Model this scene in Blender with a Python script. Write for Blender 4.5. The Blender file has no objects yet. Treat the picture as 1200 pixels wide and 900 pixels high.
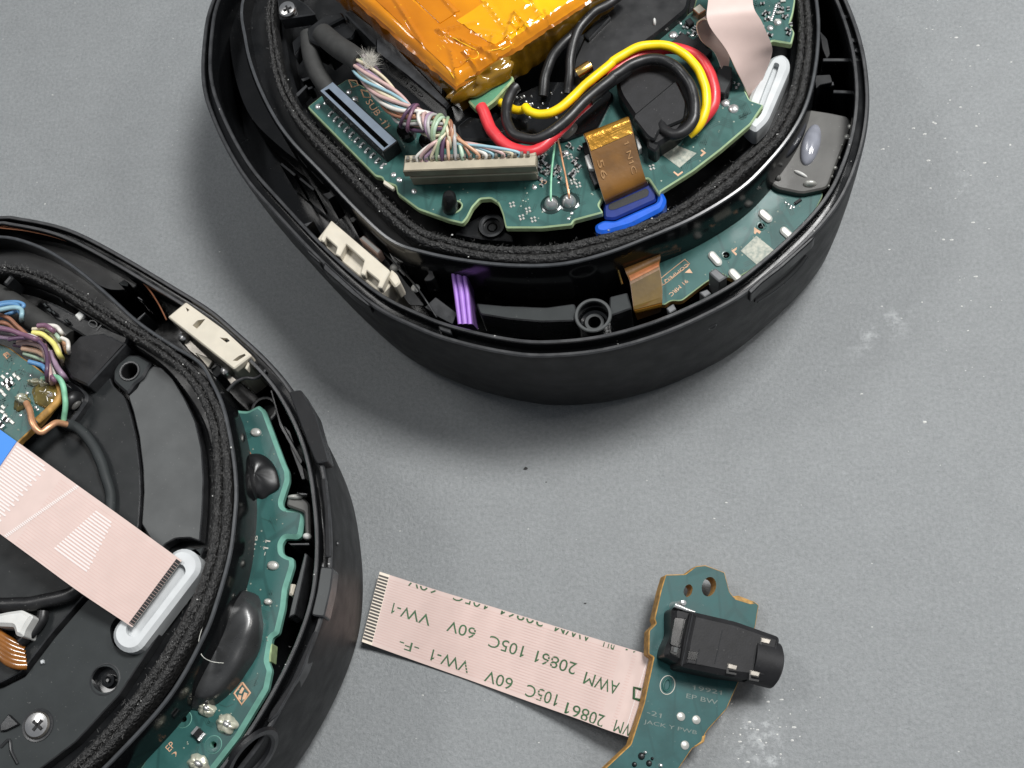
import bpy, bmesh, math, random
from mathutils import Vector, Matrix
from mathutils.geometry import tessellate_polygon
from mathutils.bvhtree import BVHTree
from mathutils import noise as mnoise

random.seed(7)
scene = bpy.context.scene
col = scene.collection
MM = 0.001                      # every measure below is in millimetres

# ------------------------------------------------------------------ camera
FPX, CX, CY = 1500.0, 600.0, 450.0          # focal length and centre in photo pixels (1200 x 900)
NADIR = (830.0, 1060.0)                     # where the table's normal through the lens meets the photo
CAMH = 150.0                                # lens height above the table
_d = Vector((NADIR[0]-CX, -(NADIR[1]-CY), -FPX)).normalized()
UPC = -_d
EX = (Vector((1, 0, 0)) - UPC*UPC.x).normalized()
EY = UPC.cross(EX)
RCAM = Matrix((EX, EY, UPC))
cam_data = bpy.data.cameras.new('camera')
cam = bpy.data.objects.new('camera', cam_data); col.objects.link(cam)
cam_data.sensor_width = 36.0
cam_data.lens = 36.0*FPX/1200.0
cam_data.clip_start = 0.005; cam_data.clip_end = 20.0
cam.matrix_world = Matrix.Translation((0, 0, CAMH*MM)) @ RCAM.to_4x4()
scene.camera = cam

# ------------------------------------------------------------------ world and lamps
world = bpy.data.worlds.new('World'); scene.world = world; world.use_nodes = True
bg = world.node_tree.nodes['Background']
bg.inputs[0].default_value = (0.88, 0.93, 1.0, 1); bg.inputs[1].default_value = 0.26
def area(name, loc, target, size, power, color=(1, 1, 1), size_y=None):
    l = bpy.data.lights.new(name, 'AREA'); l.energy = power; l.size = size*MM; l.color = color
    if size_y: l.shape = 'RECTANGLE'; l.size_y = size_y*MM
    o = bpy.data.objects.new(name, l); col.objects.link(o)
    o.location = Vector(loc)*MM
    o.rotation_euler = (Vector(target)-Vector(loc)).to_track_quat('-Z', 'Y').to_euler()
    return o
area('ceiling_panel', (150, 175, 430), (20, 20, 0), 130, 2.5, (1, 0.995, 0.98), 105)
area('plate_sheen_light', (-300, 190, 520), (-10, 40, 0), 150, 0.75, (1, 0.985, 0.96), 120)  # unseen light added for the sheen on the inner plates
area('sparkle_light', (300, 110, 330), (20, 30, 0), 90, 0.40, (1, 0.97, 0.93), 50)  # unseen light added at the right for sparkle on the gaskets
scene.view_settings.view_transform = 'Standard'
scene.view_settings.look = 'None'
scene.view_settings.exposure = 0.0
scene.view_settings.gamma = 1.0
scene.view_settings.use_curve_mapping = False
try:
    scene.cycles.max_bounces = 8
    scene.cycles.use_denoising = True
    scene.cycles.caustics_reflective = False
except Exception:
    pass

# ------------------------------------------------------------------ materials
MATS = {}
def mat(name, color, rough=0.5, metal=0.0, var=0.0, vscale=900, color2=None, bump=0.0, bscale=2500,
        coat=0.0, trans=0.0, spec=0.5, rvar=0.0, sheen=0.0, specks=0.0, alpha=1.0, dist=0.00005, traces=None, sss=0.0, stretch=None):
    m = bpy.data.materials.new(name); m.use_nodes = True
    nt = m.node_tree; n = nt.nodes; L = nt.links
    b = n['Principled BSDF']
    b.inputs['Roughness'].default_value = rough; b.inputs['Metallic'].default_value = metal
    b.inputs['Coat Weight'].default_value = coat; b.inputs['Coat Roughness'].default_value = 0.08
    b.inputs['Transmission Weight'].default_value = trans
    b.inputs['Specular IOR Level'].default_value = spec
    b.inputs['Sheen Weight'].default_value = sheen
    b.inputs['Alpha'].default_value = alpha
    if sss: b.inputs['Subsurface Weight'].default_value = sss; b.inputs['Subsurface Radius'].default_value = (.0006, .0005, .0004)
    tc = n.new('ShaderNodeTexCoord')
    coord = tc.outputs['Object']
    if stretch:
        mp = n.new('ShaderNodeMapping'); mp.inputs['Scale'].default_value = stretch
        L.new(coord, mp.inputs['Vector']); coord = mp.outputs['Vector']
    def nz(scale, detail=4):
        t = n.new('ShaderNodeTexNoise'); t.inputs['Scale'].default_value = scale; t.inputs['Detail'].default_value = detail
        L.new(coord, t.inputs['Vector']); return t
    base = None
    if var > 0 or color2:
        t = nz(vscale); r = n.new('ShaderNodeValToRGB')
        r.color_ramp.elements[0].position = 0.35; r.color_ramp.elements[1].position = 0.65
        c2 = color2 or tuple(min(1, c*(1+var)) for c in color)
        c1 = color if color2 else tuple(c*(1-var) for c in color)
        r.color_ramp.elements[0].color = (*c1, 1); r.color_ramp.elements[1].color = (*c2, 1)
        L.new(t.outputs['Fac'], r.inputs['Fac']); base = r.outputs['Color']
    if traces:
        v = n.new('ShaderNodeTexVoronoi'); v.feature = 'DISTANCE_TO_EDGE'; v.inputs['Scale'].default_value = traces[0]
        v.inputs['Randomness'].default_value = .8
        mp = n.new('ShaderNodeMapping'); mp.inputs['Rotation'].default_value = (0, 0, .6); mp.inputs['Scale'].default_value = (1, .35, 1)
        L.new(tc.outputs['Object'], mp.inputs['Vector']); L.new(mp.outputs['Vector'], v.inputs['Vector'])
        r = n.new('ShaderNodeValToRGB'); r.color_ramp.elements[0].position = .02; r.color_ramp.elements[1].position = .05
        r.color_ramp.elements[0].color = (1, 1, 1, 1); r.color_ramp.elements[1].color = (0, 0, 0, 1)
        L.new(v.outputs['Distance'], r.inputs['Fac'])
        mx = n.new('ShaderNodeMix'); mx.data_type = 'RGBA'
        mu = n.new('ShaderNodeMath'); mu.operation = 'MULTIPLY'; mu.inputs[1].default_value = traces[2]
        L.new(r.outputs['Color'], mu.inputs[0]); L.new(mu.outputs[0], mx.inputs['Factor'])
        if base: L.new(base, mx.inputs['A'])
        else: mx.inputs['A'].default_value = (*color, 1)
        mx.inputs['B'].default_value = (*traces[1], 1); base = mx.outputs['Result']
    if specks > 0:                         # fine pale dust lying on the surface
        t = nz(3800, 1); r = n.new('ShaderNodeValToRGB')
        r.color_ramp.elements[0].position = 0.74; r.color_ramp.elements[1].position = 0.79
        L.new(t.outputs['Fac'], r.inputs['Fac'])
        mx = n.new('ShaderNodeMix'); mx.data_type = 'RGBA'
        mu = n.new('ShaderNodeMath'); mu.operation = 'MULTIPLY'; mu.inputs[1].default_value = specks
        L.new(r.outputs['Color'], mu.inputs[0]); L.new(mu.outputs[0], mx.inputs['Factor'])
        if base: L.new(base, mx.inputs['A'])
        else: mx.inputs['A'].default_value = (*color, 1)
        mx.inputs['B'].default_value = (.45, .44, .42, 1); base = mx.outputs['Result']
    if base: L.new(base, b.inputs['Base Color'])
    else: b.inputs['Base Color'].default_value = (*color, 1)
    if rvar > 0:
        t = nz(420, 5); mr = n.new('ShaderNodeMapRange')
        mr.inputs['From Min'].default_value = .3; mr.inputs['From Max'].default_value = .7
        mr.inputs['To Min'].default_value = max(.02, rough-rvar); mr.inputs['To Max'].default_value = min(1, rough+rvar)
        L.new(t.outputs['Fac'], mr.inputs['Value']); L.new(mr.outputs['Result'], b.inputs['Roughness'])
    if bump > 0:
        t = nz(bscale, 5); bp = n.new('ShaderNodeBump'); bp.inputs['Strength'].default_value = bump
        bp.inputs['Distance'].default_value = dist
        L.new(t.outputs['Fac'], bp.inputs['Height']); L.new(bp.outputs['Normal'], b.inputs['Normal'])
    MATS[name] = m
    return m

mat('shell_black', (.0062, .0066, .0078), .48, spec=.25, var=.15, vscale=600, bump=.35, bscale=9000, specks=.10, rvar=.06)
mat('gloss_black', (.005, .0054, .006), .16, specks=.12, bump=.06, bscale=500, rvar=.07)
mat('satin_black', (.0065, .007, .0078), .36, spec=.38, var=.2, vscale=800, specks=.14, bump=.12, bscale=4000, rvar=.1)
mat('matte_black', (.0105, .0105, .0118), .6, spec=.35, specks=.14, var=.2, bump=.3, bscale=5000)
mat('edge_black', (.030, .031, .033), .32, var=.25, vscale=900, bump=.15, bscale=5000, rvar=.1)
mat('ridge_highlight', (.050, .053, .057), .24, var=.15, specks=.1)  # lighter than the baffle: the ridge's highlight is put into the colour
mat('foam', (.004, .004, .0042), .46, color2=(.024, .0235, .023), vscale=3600, bump=1.0, bscale=2800, dist=.0005, spec=.6)
mat('plate_grey', (.060, .064, .065), .42, spec=.35, metal=.10, var=.10, vscale=260, bump=.04, bscale=6000, rvar=.03, specks=.10)
mat('plate_dark', (.015, .0168, .0178), .46, spec=.22, var=.12, vscale=300, bump=.05, bscale=3000, rvar=.04, specks=.12)
mat('plate_mid', (.030, .034, .035), .58, spec=.22, var=.10, vscale=300, bump=.10, bscale=6000, rvar=.03, specks=.14)
PCB = dict(rough=.38, var=.10, vscale=420, coat=.08, spec=.4, bump=.10, bscale=1800, rvar=.07)
mat('board_green', (.028, .098, .088), traces=(330, (.016, .060, .055), .55), specks=.05, **PCB)
mat('board_green_dark', (.026, .098, .091), traces=(300, (.012, .048, .046), .5), specks=.06, **PCB)
mat('board_edge', (.36, .46, .24), .5, var=.18, vscale=1400, bump=.2)
mat('board_edge_tan', (.40, .22, .055), .6, var=.30, vscale=1500, bump=.4, bscale=3000)
mat('board_edge_teal', (.17, .38, .31), .42, var=.1, coat=.1)
mat('mask_rim', (.34, .46, .27), .4, var=.1, coat=.2)
mat('white_plastic', (.58, .58, .56), .42, var=.05, vscale=700, bump=.08, sss=.1)
mat('slot_white', (.52, .54, .55), .40, var=.06, vscale=500, bump=.12, bscale=1200)
mat('cream_plastic', (.56, .515, .425), .48, var=.06, vscale=500, bump=.10, bscale=2500, sss=.1)
mat('slate_plastic', (.135, .17, .215), .50, var=.07, vscale=900, bump=.12)
mat('connector_tan', (.40, .355, .27), .42, var=.08, vscale=700, bump=.06, metal=.15)
mat('connector_shade', (.235, .205, .15), .40, var=.12, vscale=600, bump=.06, metal=.2)  # darker copy of the tan: front-face shade put into the colour
mat('grey_plastic', (.13, .135, .14), .55, var=.1, bump=.2)
mat('steel', (.62, .61, .60), .25, metal=1, var=.08, bump=.08, rvar=.08)
mat('dull_steel', (.30, .28, .25), .38, metal=.9, var=.15, rvar=.1)
mat('solder', (.66, .66, .65), .26, metal=.75, bump=.35, bscale=2600, rvar=.1)
mat('pad_tin', (.56, .56, .52), .36, metal=.5, var=.12, bump=.25, bscale=2500)
mat('flux', (.13, .10, .025), .12, coat=.8, var=.4, vscale=700, bump=.5, bscale=900)
mat('pad_white', (.62, .62, .58), .38, metal=.2, var=.1, bump=.2, bscale=2000)
mat('flux_dark', (.012, .03, .028), .15, coat=.6)
mat('old_solder', (.62, .62, .50), .3, metal=.5, var=.25, bump=.6, bscale=1800)
mat('print_gold', (.62, .38, .24), .45, var=.12)
mat('print_pale', (.52, .50, .44), .5)
mat('copper', (.62, .27, .15), .32, metal=.85, var=.2)
mat('gold', (.95, .62, .20), .22, metal=1, var=.1, bump=.2)
mat('silver_patch', (.40, .40, .34), .55, metal=.25, var=.25, vscale=2600, color2=(.22, .25, .22), bump=.3)
mat('ribbon_pink', (.585, .45, .41), .42, var=.03, vscale=500, bump=.10, bscale=1800)
mat('ribbon_line', (.70, .64, .62), .38)
mat('ribbon_edge', (.75, .72, .64), .5)
mat('ribbon_back', (.42, .30, .265), .5, var=.06)
mat('ribbon_groove', (.57, .40, .36), .55)
mat('print_green', (.03, .095, .035), .55, var=.15)
mat('contact_brown', (.022, .016, .010), .5)
mat('contact_black', (.02, .02, .02), .3, coat=.3)
mat('kapton_brown', (.20, .060, .002), .16, color2=(.36, .12, .003), vscale=120, coat=.4, bump=.08, bscale=500, dist=.0002)
mat('kapton', (.50, .165, .002), .12, color2=(.72, .28, .003), vscale=90, coat=.6, bump=.06, bscale=500, dist=.0002)
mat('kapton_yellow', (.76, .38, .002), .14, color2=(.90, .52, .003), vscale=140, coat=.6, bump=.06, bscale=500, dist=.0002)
mat('kapton_deep', (.40, .12, .002), .12, color2=(.56, .19, .003), vscale=110, coat=.6, bump=.06, bscale=500, dist=.0002)
mat('kapton_amber', (.60, .24, .002), .12, color2=(.76, .36, .003), vscale=110, coat=.6, bump=.06, bscale=500, dist=.0002)
mat('highlight_yellow', (.88, .55, .02), .10, coat=.8)  # bright yellow that paints the highlights on the battery film
mat('kapton_dark', (.13, .065, .006), .10, color2=(.26, .14, .008), vscale=220, coat=.9, bump=.3, bscale=600, dist=.0002)
mat('strap_gold', (.70, .38, .07), .22, metal=.8, color2=(.55, .27, .04), vscale=500, bump=.55, bscale=1500, dist=.0001)
mat('strap_brown', (.17, .075, .011), .32, metal=.0, spec=.4, color2=(.10, .044, .007), vscale=350, coat=.2, bump=.15)
mat('strap_orange', (.36, .12, .035), .4, metal=.2, var=.2)
mat('strap_olive', (.055, .032, .006), .5, metal=.0, color2=(.14, .085, .012), vscale=200, spec=.25, coat=.0, bump=.2)
mat('strap_ink', (.26, .13, .035), .4)
mat('ink_dark', (.10, .03, .004), .4)
mat('blue_plastic', (.008, .10, .56), .38, var=.08, bump=.1, sss=.1)
mat('navy_plastic', (.006, .022, .16), .35, var=.1)
mat('blue_tape', (.01, .20, .68), .4)
mat('purple_plastic', (.36, .18, .60), .45, var=.05, bump=.1)
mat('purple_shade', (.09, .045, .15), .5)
WIRE = dict(rough=.38, var=.10, vscale=500, bump=.2, bscale=1200, rvar=.1, specks=.25)
mat('wire_red', (.62, .035, .045), **WIRE)
mat('wire_yellow', (.86, .60, .005), **WIRE)
mat('wire_black', (.010, .010, .0108), .40, var=.3, bump=.35, bscale=1300, rvar=.1, specks=.25)
mat('cable_grey', (.028, .028, .027), .7, var=.15, bump=.4, bscale=3000)
for nm, c in dict(white=(.66, .63, .58), pink=(.50, .34, .32), mauve=(.30, .21, .29), purple=(.085, .045, .085), green=(.27, .36, .23), mint=(.38, .50, .38),
                  brown=(.28, .13, .08), cream=(.60, .53, .38), grey=(.38, .37, .36), sky=(.26, .42, .48), blue=(.10, .24, .44), orange=(.50, .28, .17),
                  lemon=(.72, .66, .20), plum=(.18, .09, .14), salmon=(.62, .40, .28)).items():
    mat('strand_'+nm, c, .36, var=.08, bump=.1)
mat('copper_wire', (.68, .36, .20), .35, metal=.6, var=.2)
mat('green_wire', (.20, .46, .30), .5, var=.2, bump=.3)
mat('fray', (.55, .53, .48), .7)
mat('silicone_black', (.012, .0122, .013), .40, var=.25, vscale=260, bump=.12, bscale=700, dist=.0001, rvar=.1, specks=.08)
mat('film_grey', (.10, .098, .092), .40, spec=.35, var=.14, vscale=250, coat=.05, bump=.25, bscale=450, dist=.0001, specks=.3)
mat('gel', (.24, .25, .29), .14, var=.1, coat=.6)
mat('amber_wire', (.22, .08, .012), .28, coat=.6, var=.2)
mat('silicone_grey', (.033, .034, .035), .30, var=.3, vscale=180, bump=.15, bscale=600, dist=.0001, rvar=.1, specks=.10, coat=.15)
mat('hole_black', (.004, .004, .0045), .5)
mat('dust', (.62, .62, .60), .8)
mat('dust_dark', (.03, .03, .03), .8)
mat('green_tab', (.09, .24, .14), .25, coat=.5, var=.2, vscale=400)

def table_material():
    m = bpy.data.materials.new('bench_mat'); m.use_nodes = True
    nt = m.node_tree; n = nt.nodes; L = nt.links; b = n['Principled BSDF']
    tc = n.new('ShaderNodeTexCoord')
    def nz(scale, detail=5, rough=.55):
        t = n.new('ShaderNodeTexNoise'); t.inputs['Scale'].default_value = scale; t.inputs['Detail'].default_value = detail
        t.inputs['Roughness'].default_value = rough
        L.new(tc.outputs['Object'], t.inputs['Vector']); return t
    def ramp(src, p0, c0, p1, c1):
        r = n.new('ShaderNodeValToRGB'); r.color_ramp.elements[0].position = p0; r.color_ramp.elements[1].position = p1
        r.color_ramp.elements[0].color = (*c0, 1); r.color_ramp.elements[1].color = (*c1, 1)
        L.new(src, r.inputs['Fac']); return r.outputs['Color']
    def mix(a, bb, fac, mode='MIX'):
        mx = n.new('ShaderNodeMix'); mx.data_type = 'RGBA'; mx.blend_type = mode
        if isinstance(fac, float): mx.inputs['Factor'].default_value = fac
        else: L.new(fac, mx.inputs['Factor'])
        for s, k in ((a, 'A'), (bb, 'B')):
            if isinstance(s, tuple): mx.inputs[k].default_value = (*s, 1)
            else: L.new(s, mx.inputs[k])
        return mx.outputs['Result']
    grain = nz(2100, 6, .75); broad = nz(22, 4); mid = nz(300, 4)
    c = ramp(grain.outputs['Fac'], .30, (.186, .198, .203), .70, (.278, .291, .297))
    c = mix(c, ramp(broad.outputs['Fac'], .3, (.93, .93, .93), .7, (1.05, 1.05, 1.05)), 1.0, 'MULTIPLY')
    c = mix(c, ramp(mid.outputs['Fac'], .3, (.96, .96, .96), .7, (1.03, 1.03, 1.03)), 1.0, 'MULTIPLY')
    # pale scuffs with ragged outlines
    def blob(x, y, rx, ry, rot=0):
        mp = n.new('ShaderNodeMapping'); mp.vector_type = 'TEXTURE'
        mp.inputs['Location'].default_value = (x*MM, y*MM, 0); mp.inputs['Scale'].default_value = (rx*MM, ry*MM, 1)
        mp.inputs['Rotation'].default_value = (0, 0, rot)
        L.new(tc.outputs['Object'], mp.inputs['Vector'])
        g = n.new('ShaderNodeTexGradient'); g.gradient_type = 'SPHERICAL'; L.new(mp.outputs['Vector'], g.inputs['Vector'])
        return g.outputs['Fac']
    return m, n, L, mix, ramp, nz, blob, c, grain, b
# ------------------------------------------------------------------ geometry helpers
def ray(px, py):
    return RCAM @ Vector((px-CX, -(py-CY), -FPX))
def W(px, py, z):                           # the point at height z (mm) that stands at this place of the photo
    if 12 < z < 19.5: z += 1.6*(1-max(0, z-15.5)/4)      # what stands in the trough sits a little under the rim
    r = ray(px, py); t = (z-CAMH)/r.z
    return Vector((r.x*t, r.y*t, z))
def WP(px, py, p0, nrm):                    # the point of a tilted plane
    r = ray(px, py); o = Vector((0, 0, CAMH))
    return o + r*((p0-o).dot(nrm)/r.dot(nrm))
CROP = dict(A=(220, 0, 4), B=(440, 0, 4), C=(720, 0, 4), D=(340, 120, 4), E=(560, 120, 4), F=(740, 180, 4), G=(340, 230, 4), H=(560, 260, 4),
            a=(0, 230, 4), b=(0, 400, 4), c=(180, 320, 4), d=(180, 500, 4), e=(0, 600, 4), f=(140, 675, 4), g=(410, 660, 4), h=(660, 650, 3.6),
            k=(0, 330, 10), l=(0, 400, 7.5), m=(0, 680, 4.09), n=(640, 0, 8.57), o=(760, 50, 6.92), p=(360, 240, 7.5), q=(900, 0, 3.75), r=(740, 270, 8.57))
def P(crop, *xy):                           # photo pixels from measurements made in an enlarged crop
    ox, oy, s = CROP[crop]
    return [(ox+xy[i]/s, oy+xy[i+1]/s) for i in range(0, len(xy), 2)]
def smooth(pts, per=8, closed=False):
    pts = [Vector(p) for p in pts]; n = len(pts); out = []
    rng = range(n) if closed else range(n-1)
    for i in rng:
        if closed: p0, p1, p2, p3 = pts[(i-1) % n], pts[i], pts[(i+1) % n], pts[(i+2) % n]
        else: p0, p1, p2, p3 = pts[max(i-1, 0)], pts[i], pts[i+1], pts[min(i+2, n-1)]
        for k in range(per):
            t = k/per
            out.append(.5*((2*p1)+(p2-p0)*t+(2*p0-5*p1+4*p2-p3)*t*t+(3*p1-p0-3*p2+p3)*t**3))
    if not closed: out.append(pts[-1])
    return out
def fillet(pts, r, n=4):                    # round the corners of a closed 2D polygon
    out = []; m = len(pts)
    for i in range(m):
        a, b, c = Vector(pts[i-1]), Vector(pts[i]), Vector(pts[(i+1) % m])
        la, lc = (a-b).length, (c-b).length
        if la < 1e-6 or lc < 1e-6: out.append(b); continue
        q = min(r, la*.45, lc*.45)
        s, e = b+(a-b)*(q/la), b+(c-b)*(q/lc)
        for k in range(n+1):
            t = k/n; out.append(s*(1-t)**2+b*2*t*(1-t)+e*t*t)
    return out
LOC = {}
def finish(o, parent, label):
    col.objects.link(o)
    if parent is not None:
        o.parent = parent; LOC[o.name] = LOC[parent.name]
    if label: o['label'] = label
    return o
def root(name, label, cat, loc, group=None):
    o = bpy.data.objects.new(name, None); col.objects.link(o); o.empty_display_size = .01
    o.location = Vector(loc)*MM; LOC[o.name] = Vector(loc)
    o['label'] = label; o['category'] = cat
    if group: o['group'] = group
    return o
def mesh(name, verts, faces, mats, parent, fm=None, sm=True, ang=32, label=None):
    L0 = LOC[parent.name] if parent is not None else Vector((0, 0, 0))
    me = bpy.data.meshes.new(name)
    me.from_pydata([tuple((Vector(v)-L0)*MM) for v in verts], [], faces)
    if isinstance(mats, str): mats = [mats]
    for m in mats: me.materials.append(MATS[m])
    if fm: me.polygons.foreach_set('material_index', fm)
    bm = bmesh.new(); bm.from_mesh(me); bmesh.ops.recalc_face_normals(bm, faces=bm.faces); bm.to_mesh(me); bm.free()
    if sm:
        me.polygons.foreach_set('use_smooth', [True]*len(me.polygons)); me.set_sharp_from_angle(angle=math.radians(ang))
    me.update()
    return finish(bpy.data.objects.new(name, me), parent, label)
def share(name, src, parent, pos, rotz=0, scale=1):   # another piece with the mesh of an earlier one (its mesh is centred on 0)
    o = bpy.data.objects.new(name, src)
    L0 = LOC[parent.name]
    o.location = (Vector(pos)-L0)*MM; o.rotation_euler = (0, 0, rotz)
    o.scale = (scale,)*3 if not isinstance(scale, tuple) else scale
    return finish(o, parent, None)
def loft(rings, closed=True, cap0=False, cap1=False):
    n = len(rings[0]); V = [v for r in rings for v in r]; F = []
    for j in range(len(rings)-1):
        for i in range(n if closed else n-1):
            k = (i+1) % n
            F.append((j*n+i, j*n+k, (j+1)*n+k, (j+1)*n+i))
    if cap0: F.append(tuple(range(n))[::-1])
    if cap1: F.append(tuple((len(rings)-1)*n+i for i in range(n)))
    return V, F
def inset(pts, d):                          # closed 2D outline moved inward by d
    n = len(pts); ar = sum(pts[i].x*pts[(i+1) % n].y-pts[(i+1) % n].x*pts[i].y for i in range(n))
    sg = 1 if ar > 0 else -1; out = []
    for i in range(n):
        a, b, c = pts[i-1], pts[i], pts[(i+1) % n]
        e1, e2 = (b-a), (c-b)
        if e1.length < 1e-9: e1 = e2
        if e2.length < 1e-9: e2 = e1
        e1 = e1.normalized(); e2 = e2.normalized()
        n1, n2 = Vector((-e1.y, e1.x))*sg, Vector((-e2.y, e2.x))*sg
        h = n1+n2
        if h.length < 1e-6: h = n1
        h = h.normalized(); out.append(b+h*(d/max(.45, h.dot(n1))))
    return out
def plate3(name, outer, nrm, th, mats, parent, holes=(), ch=.08, label=None, rim=None):
    """flat piece: outline (3D points on its top face), holes, thickness th against nrm, chamfered top edge. mats: top, side"""
    nrm = Vector(nrm).normalized(); o0 = outer[0]
    ux = (outer[1]-outer[0]).normalized(); ux = (ux-nrm*ux.dot(nrm)).normalized(); uy = nrm.cross(ux)
    def to2(p): q = p-o0; return Vector((q.dot(ux), q.dot(uy)))
    def to3(p, h): return o0+ux*p.x+uy*p.y+nrm*h
    po = [to2(p) for p in outer]; ph = [[to2(p) for p in h] for h in holes]
    if isinstance(mats, str): mats = [mats, mats]
    V, F, M = [], [], []
    def ring(pts, h):
        s = len(V); V.extend(to3(p, h) for p in pts); return s
    def wall(s0, s1, n, mi):
        for i in range(n):
            k = (i+1) % n; F.append((s0+i, s0+k, s1+k, s1+i)); M.append(mi)
    top = inset(po, ch) if ch else po
    st = ring(top, 0); n = len(po)
    last = st
    if ch:
        sc = ring(po, -ch); wall(st, sc, n, 2 if rim else 1); last = sc
    sb = ring(po, -th); wall(last, sb, n, 1)
    hs = []
    for h in ph:
        a = ring(h, 0); b = ring(h, -th); wall(a, b, len(h), 1); hs.append((a, b, len(h)))
    loops = [[Vector((p.x, p.y, 0)) for p in top]]+[[Vector((p.x, p.y, 0)) for p in h] for h in ph]
    idx = [st+i for i in range(n)]+[a+i for a, b, m in hs for i in range(m)]
    bdx = [sb+i for i in range(n)]+[b+i for a, b, m in hs for i in range(m)]
    for t in tessellate_polygon(loops):
        F.append(tuple(idx[i] for i in t)); M.append(0)
        F.append(tuple(bdx[i] for i in reversed(t))); M.append(1)
    ml = list(mats)+([rim] if rim else [])
    return mesh(name, V, F, ml, parent, fm=M, sm=False, label=label)
def plate(name, pts, z, th, mats, parent, r=0, holes=(), ch=.08, label=None, rim=None, sm=0):
    if sm: pts = smooth([(x, y) for x, y in pts], sm, True)
    elif r: pts = fillet(pts, r)
    out = [W(p[0], p[1], z) for p in pts]
    hl = [[W(p[0], p[1], z) for p in h] for h in holes]
    return plate3(name, out, (0, 0, 1), th, mats, parent, hl, ch, label, rim)
def circ(cx, cy, r, n=20, ry=None, rot=0):
    ry = ry or r; c, s = math.cos(rot), math.sin(rot)
    return [(cx+r*math.cos(t)*c-ry*math.sin(t)*s, cy+r*math.cos(t)*s+ry*math.sin(t)*c) for t in [2*math.pi*i/n for i in range(n)]]
def tube_data(path, rad, segs=8, cap=True):
    path = [Vector(p) for p in path]; n = len(path)
    rads = rad if isinstance(rad, (list, tuple)) else [rad]*n
    T = [(path[min(i+1, n-1)]-path[max(i-1, 0)]).normalized() for i in range(n)]
    a = Vector((0, 0, 1)) if abs(T[0].z) < .9 else Vector((1, 0, 0))
    N = (a-T[0]*a.dot(T[0])).normalized(); rings = []
    for i in range(n):
        N = (N-T[i]*N.dot(T[i])).normalized(); B = T[i].cross(N)
        rings.append([path[i]+(N*math.cos(2*math.pi*k/segs)+B*math.sin(2*math.pi*k/segs))*rads[i] for k in range(segs)])
    return loft(rings, True, cap, cap)
def tube(name, path, rad, m, parent, segs=8, label=None, ang=60):
    V, F = tube_data(path, rad, segs)
    return mesh(name, V, F, m, parent, ang=ang, label=label)
def wire(name, pts, rad, m, parent, per=8, segs=10, label=None):     # pts: (px, py, z)
    q = smooth([W(*p) for p in pts], per)
    q = [p+Vector((mnoise.noise(p*.55), mnoise.noise(p*.55+Vector((9, 0, 0))), mnoise.noise(p*.5+Vector((0, 9, 0)))))*rad*.16 for p in q]
    return tube(name, q, [rad*(1+.045*mnoise.noise(p*.8)) for p in q], m, parent, segs, label)
def dome(name, cen, ax, ay, h, m, parent, nu=24, nv=8, wob=0, base=0, label=None, power=1.0):
    """rounded blob: centre (3D), half-axes as 2D vectors, height"""
    rings = []
    if base: rings.append([cen+Vector((*(ax*math.cos(t)+ay*math.sin(t)), -base)) for t in [2*math.pi*i/nu for i in range(nu)]])
    for j in range(nv):
        a = (math.pi/2)*j/nv; c, s = math.cos(a)**power, math.sin(a)
        rr = []
        for i in range(nu):
            t = 2*math.pi*i/nu; q = ax*math.cos(t)+ay*math.sin(t)
            w = 1+wob*mnoise.noise(Vector((math.cos(t)*1.7+cen.x, math.sin(t)*1.7+cen.y, a*1.3)))
            rr.append(cen+Vector((q.x*c*w, q.y*c*w, h*s*w)))
        rings.append(rr)
    rings.append([cen+Vector((0, 0, h)) for i in range(nu)])
    V, F = loft(rings, True, True, False)
    return mesh(name, V, F, m, parent, ang=70, label=label)
def pdir(px, py, z, dx, dy):                # 2D world vector of a step of (dx, dy) photo pixels
    q = W(px+dx, py+dy, z)-W(px, py, z); return Vector((q.x, q.y))
def pdome(name, px, py, z, r, h, m, parent, r2=None, rot=0, **k):
    r2 = r2 or r; c, s = math.cos(rot), math.sin(rot)
    return dome(name, W(px, py, z), pdir(px, py, z, r*c, r*s), pdir(px, py, z, -r2*s, r2*c), h, m, parent, **k)
def lathe(name, cen, prof, m, parent, n=28, label=None, nrm=(0, 0, 1), fm=None):   # prof: (radius, height) mm
    nrm = Vector(nrm).normalized(); a = Vector((1, 0, 0)) if abs(nrm.x) < .9 else Vector((0, 1, 0))
    ux = (a-nrm*a.dot(nrm)).normalized(); uy = nrm.cross(ux)
    rings = [[cen+(ux*math.cos(2*math.pi*i/n)+uy*math.sin(2*math.pi*i/n))*max(r, 1e-4)+nrm*h for i in range(n)] for r, h in prof]
    V, F = loft(rings, True, False, False)
    mi = None
    if fm: mi = [fm[j] for j in range(len(prof)-1) for i in range(n)]
    return mesh(name, V, F, m, parent, label=label, fm=mi)
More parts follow.
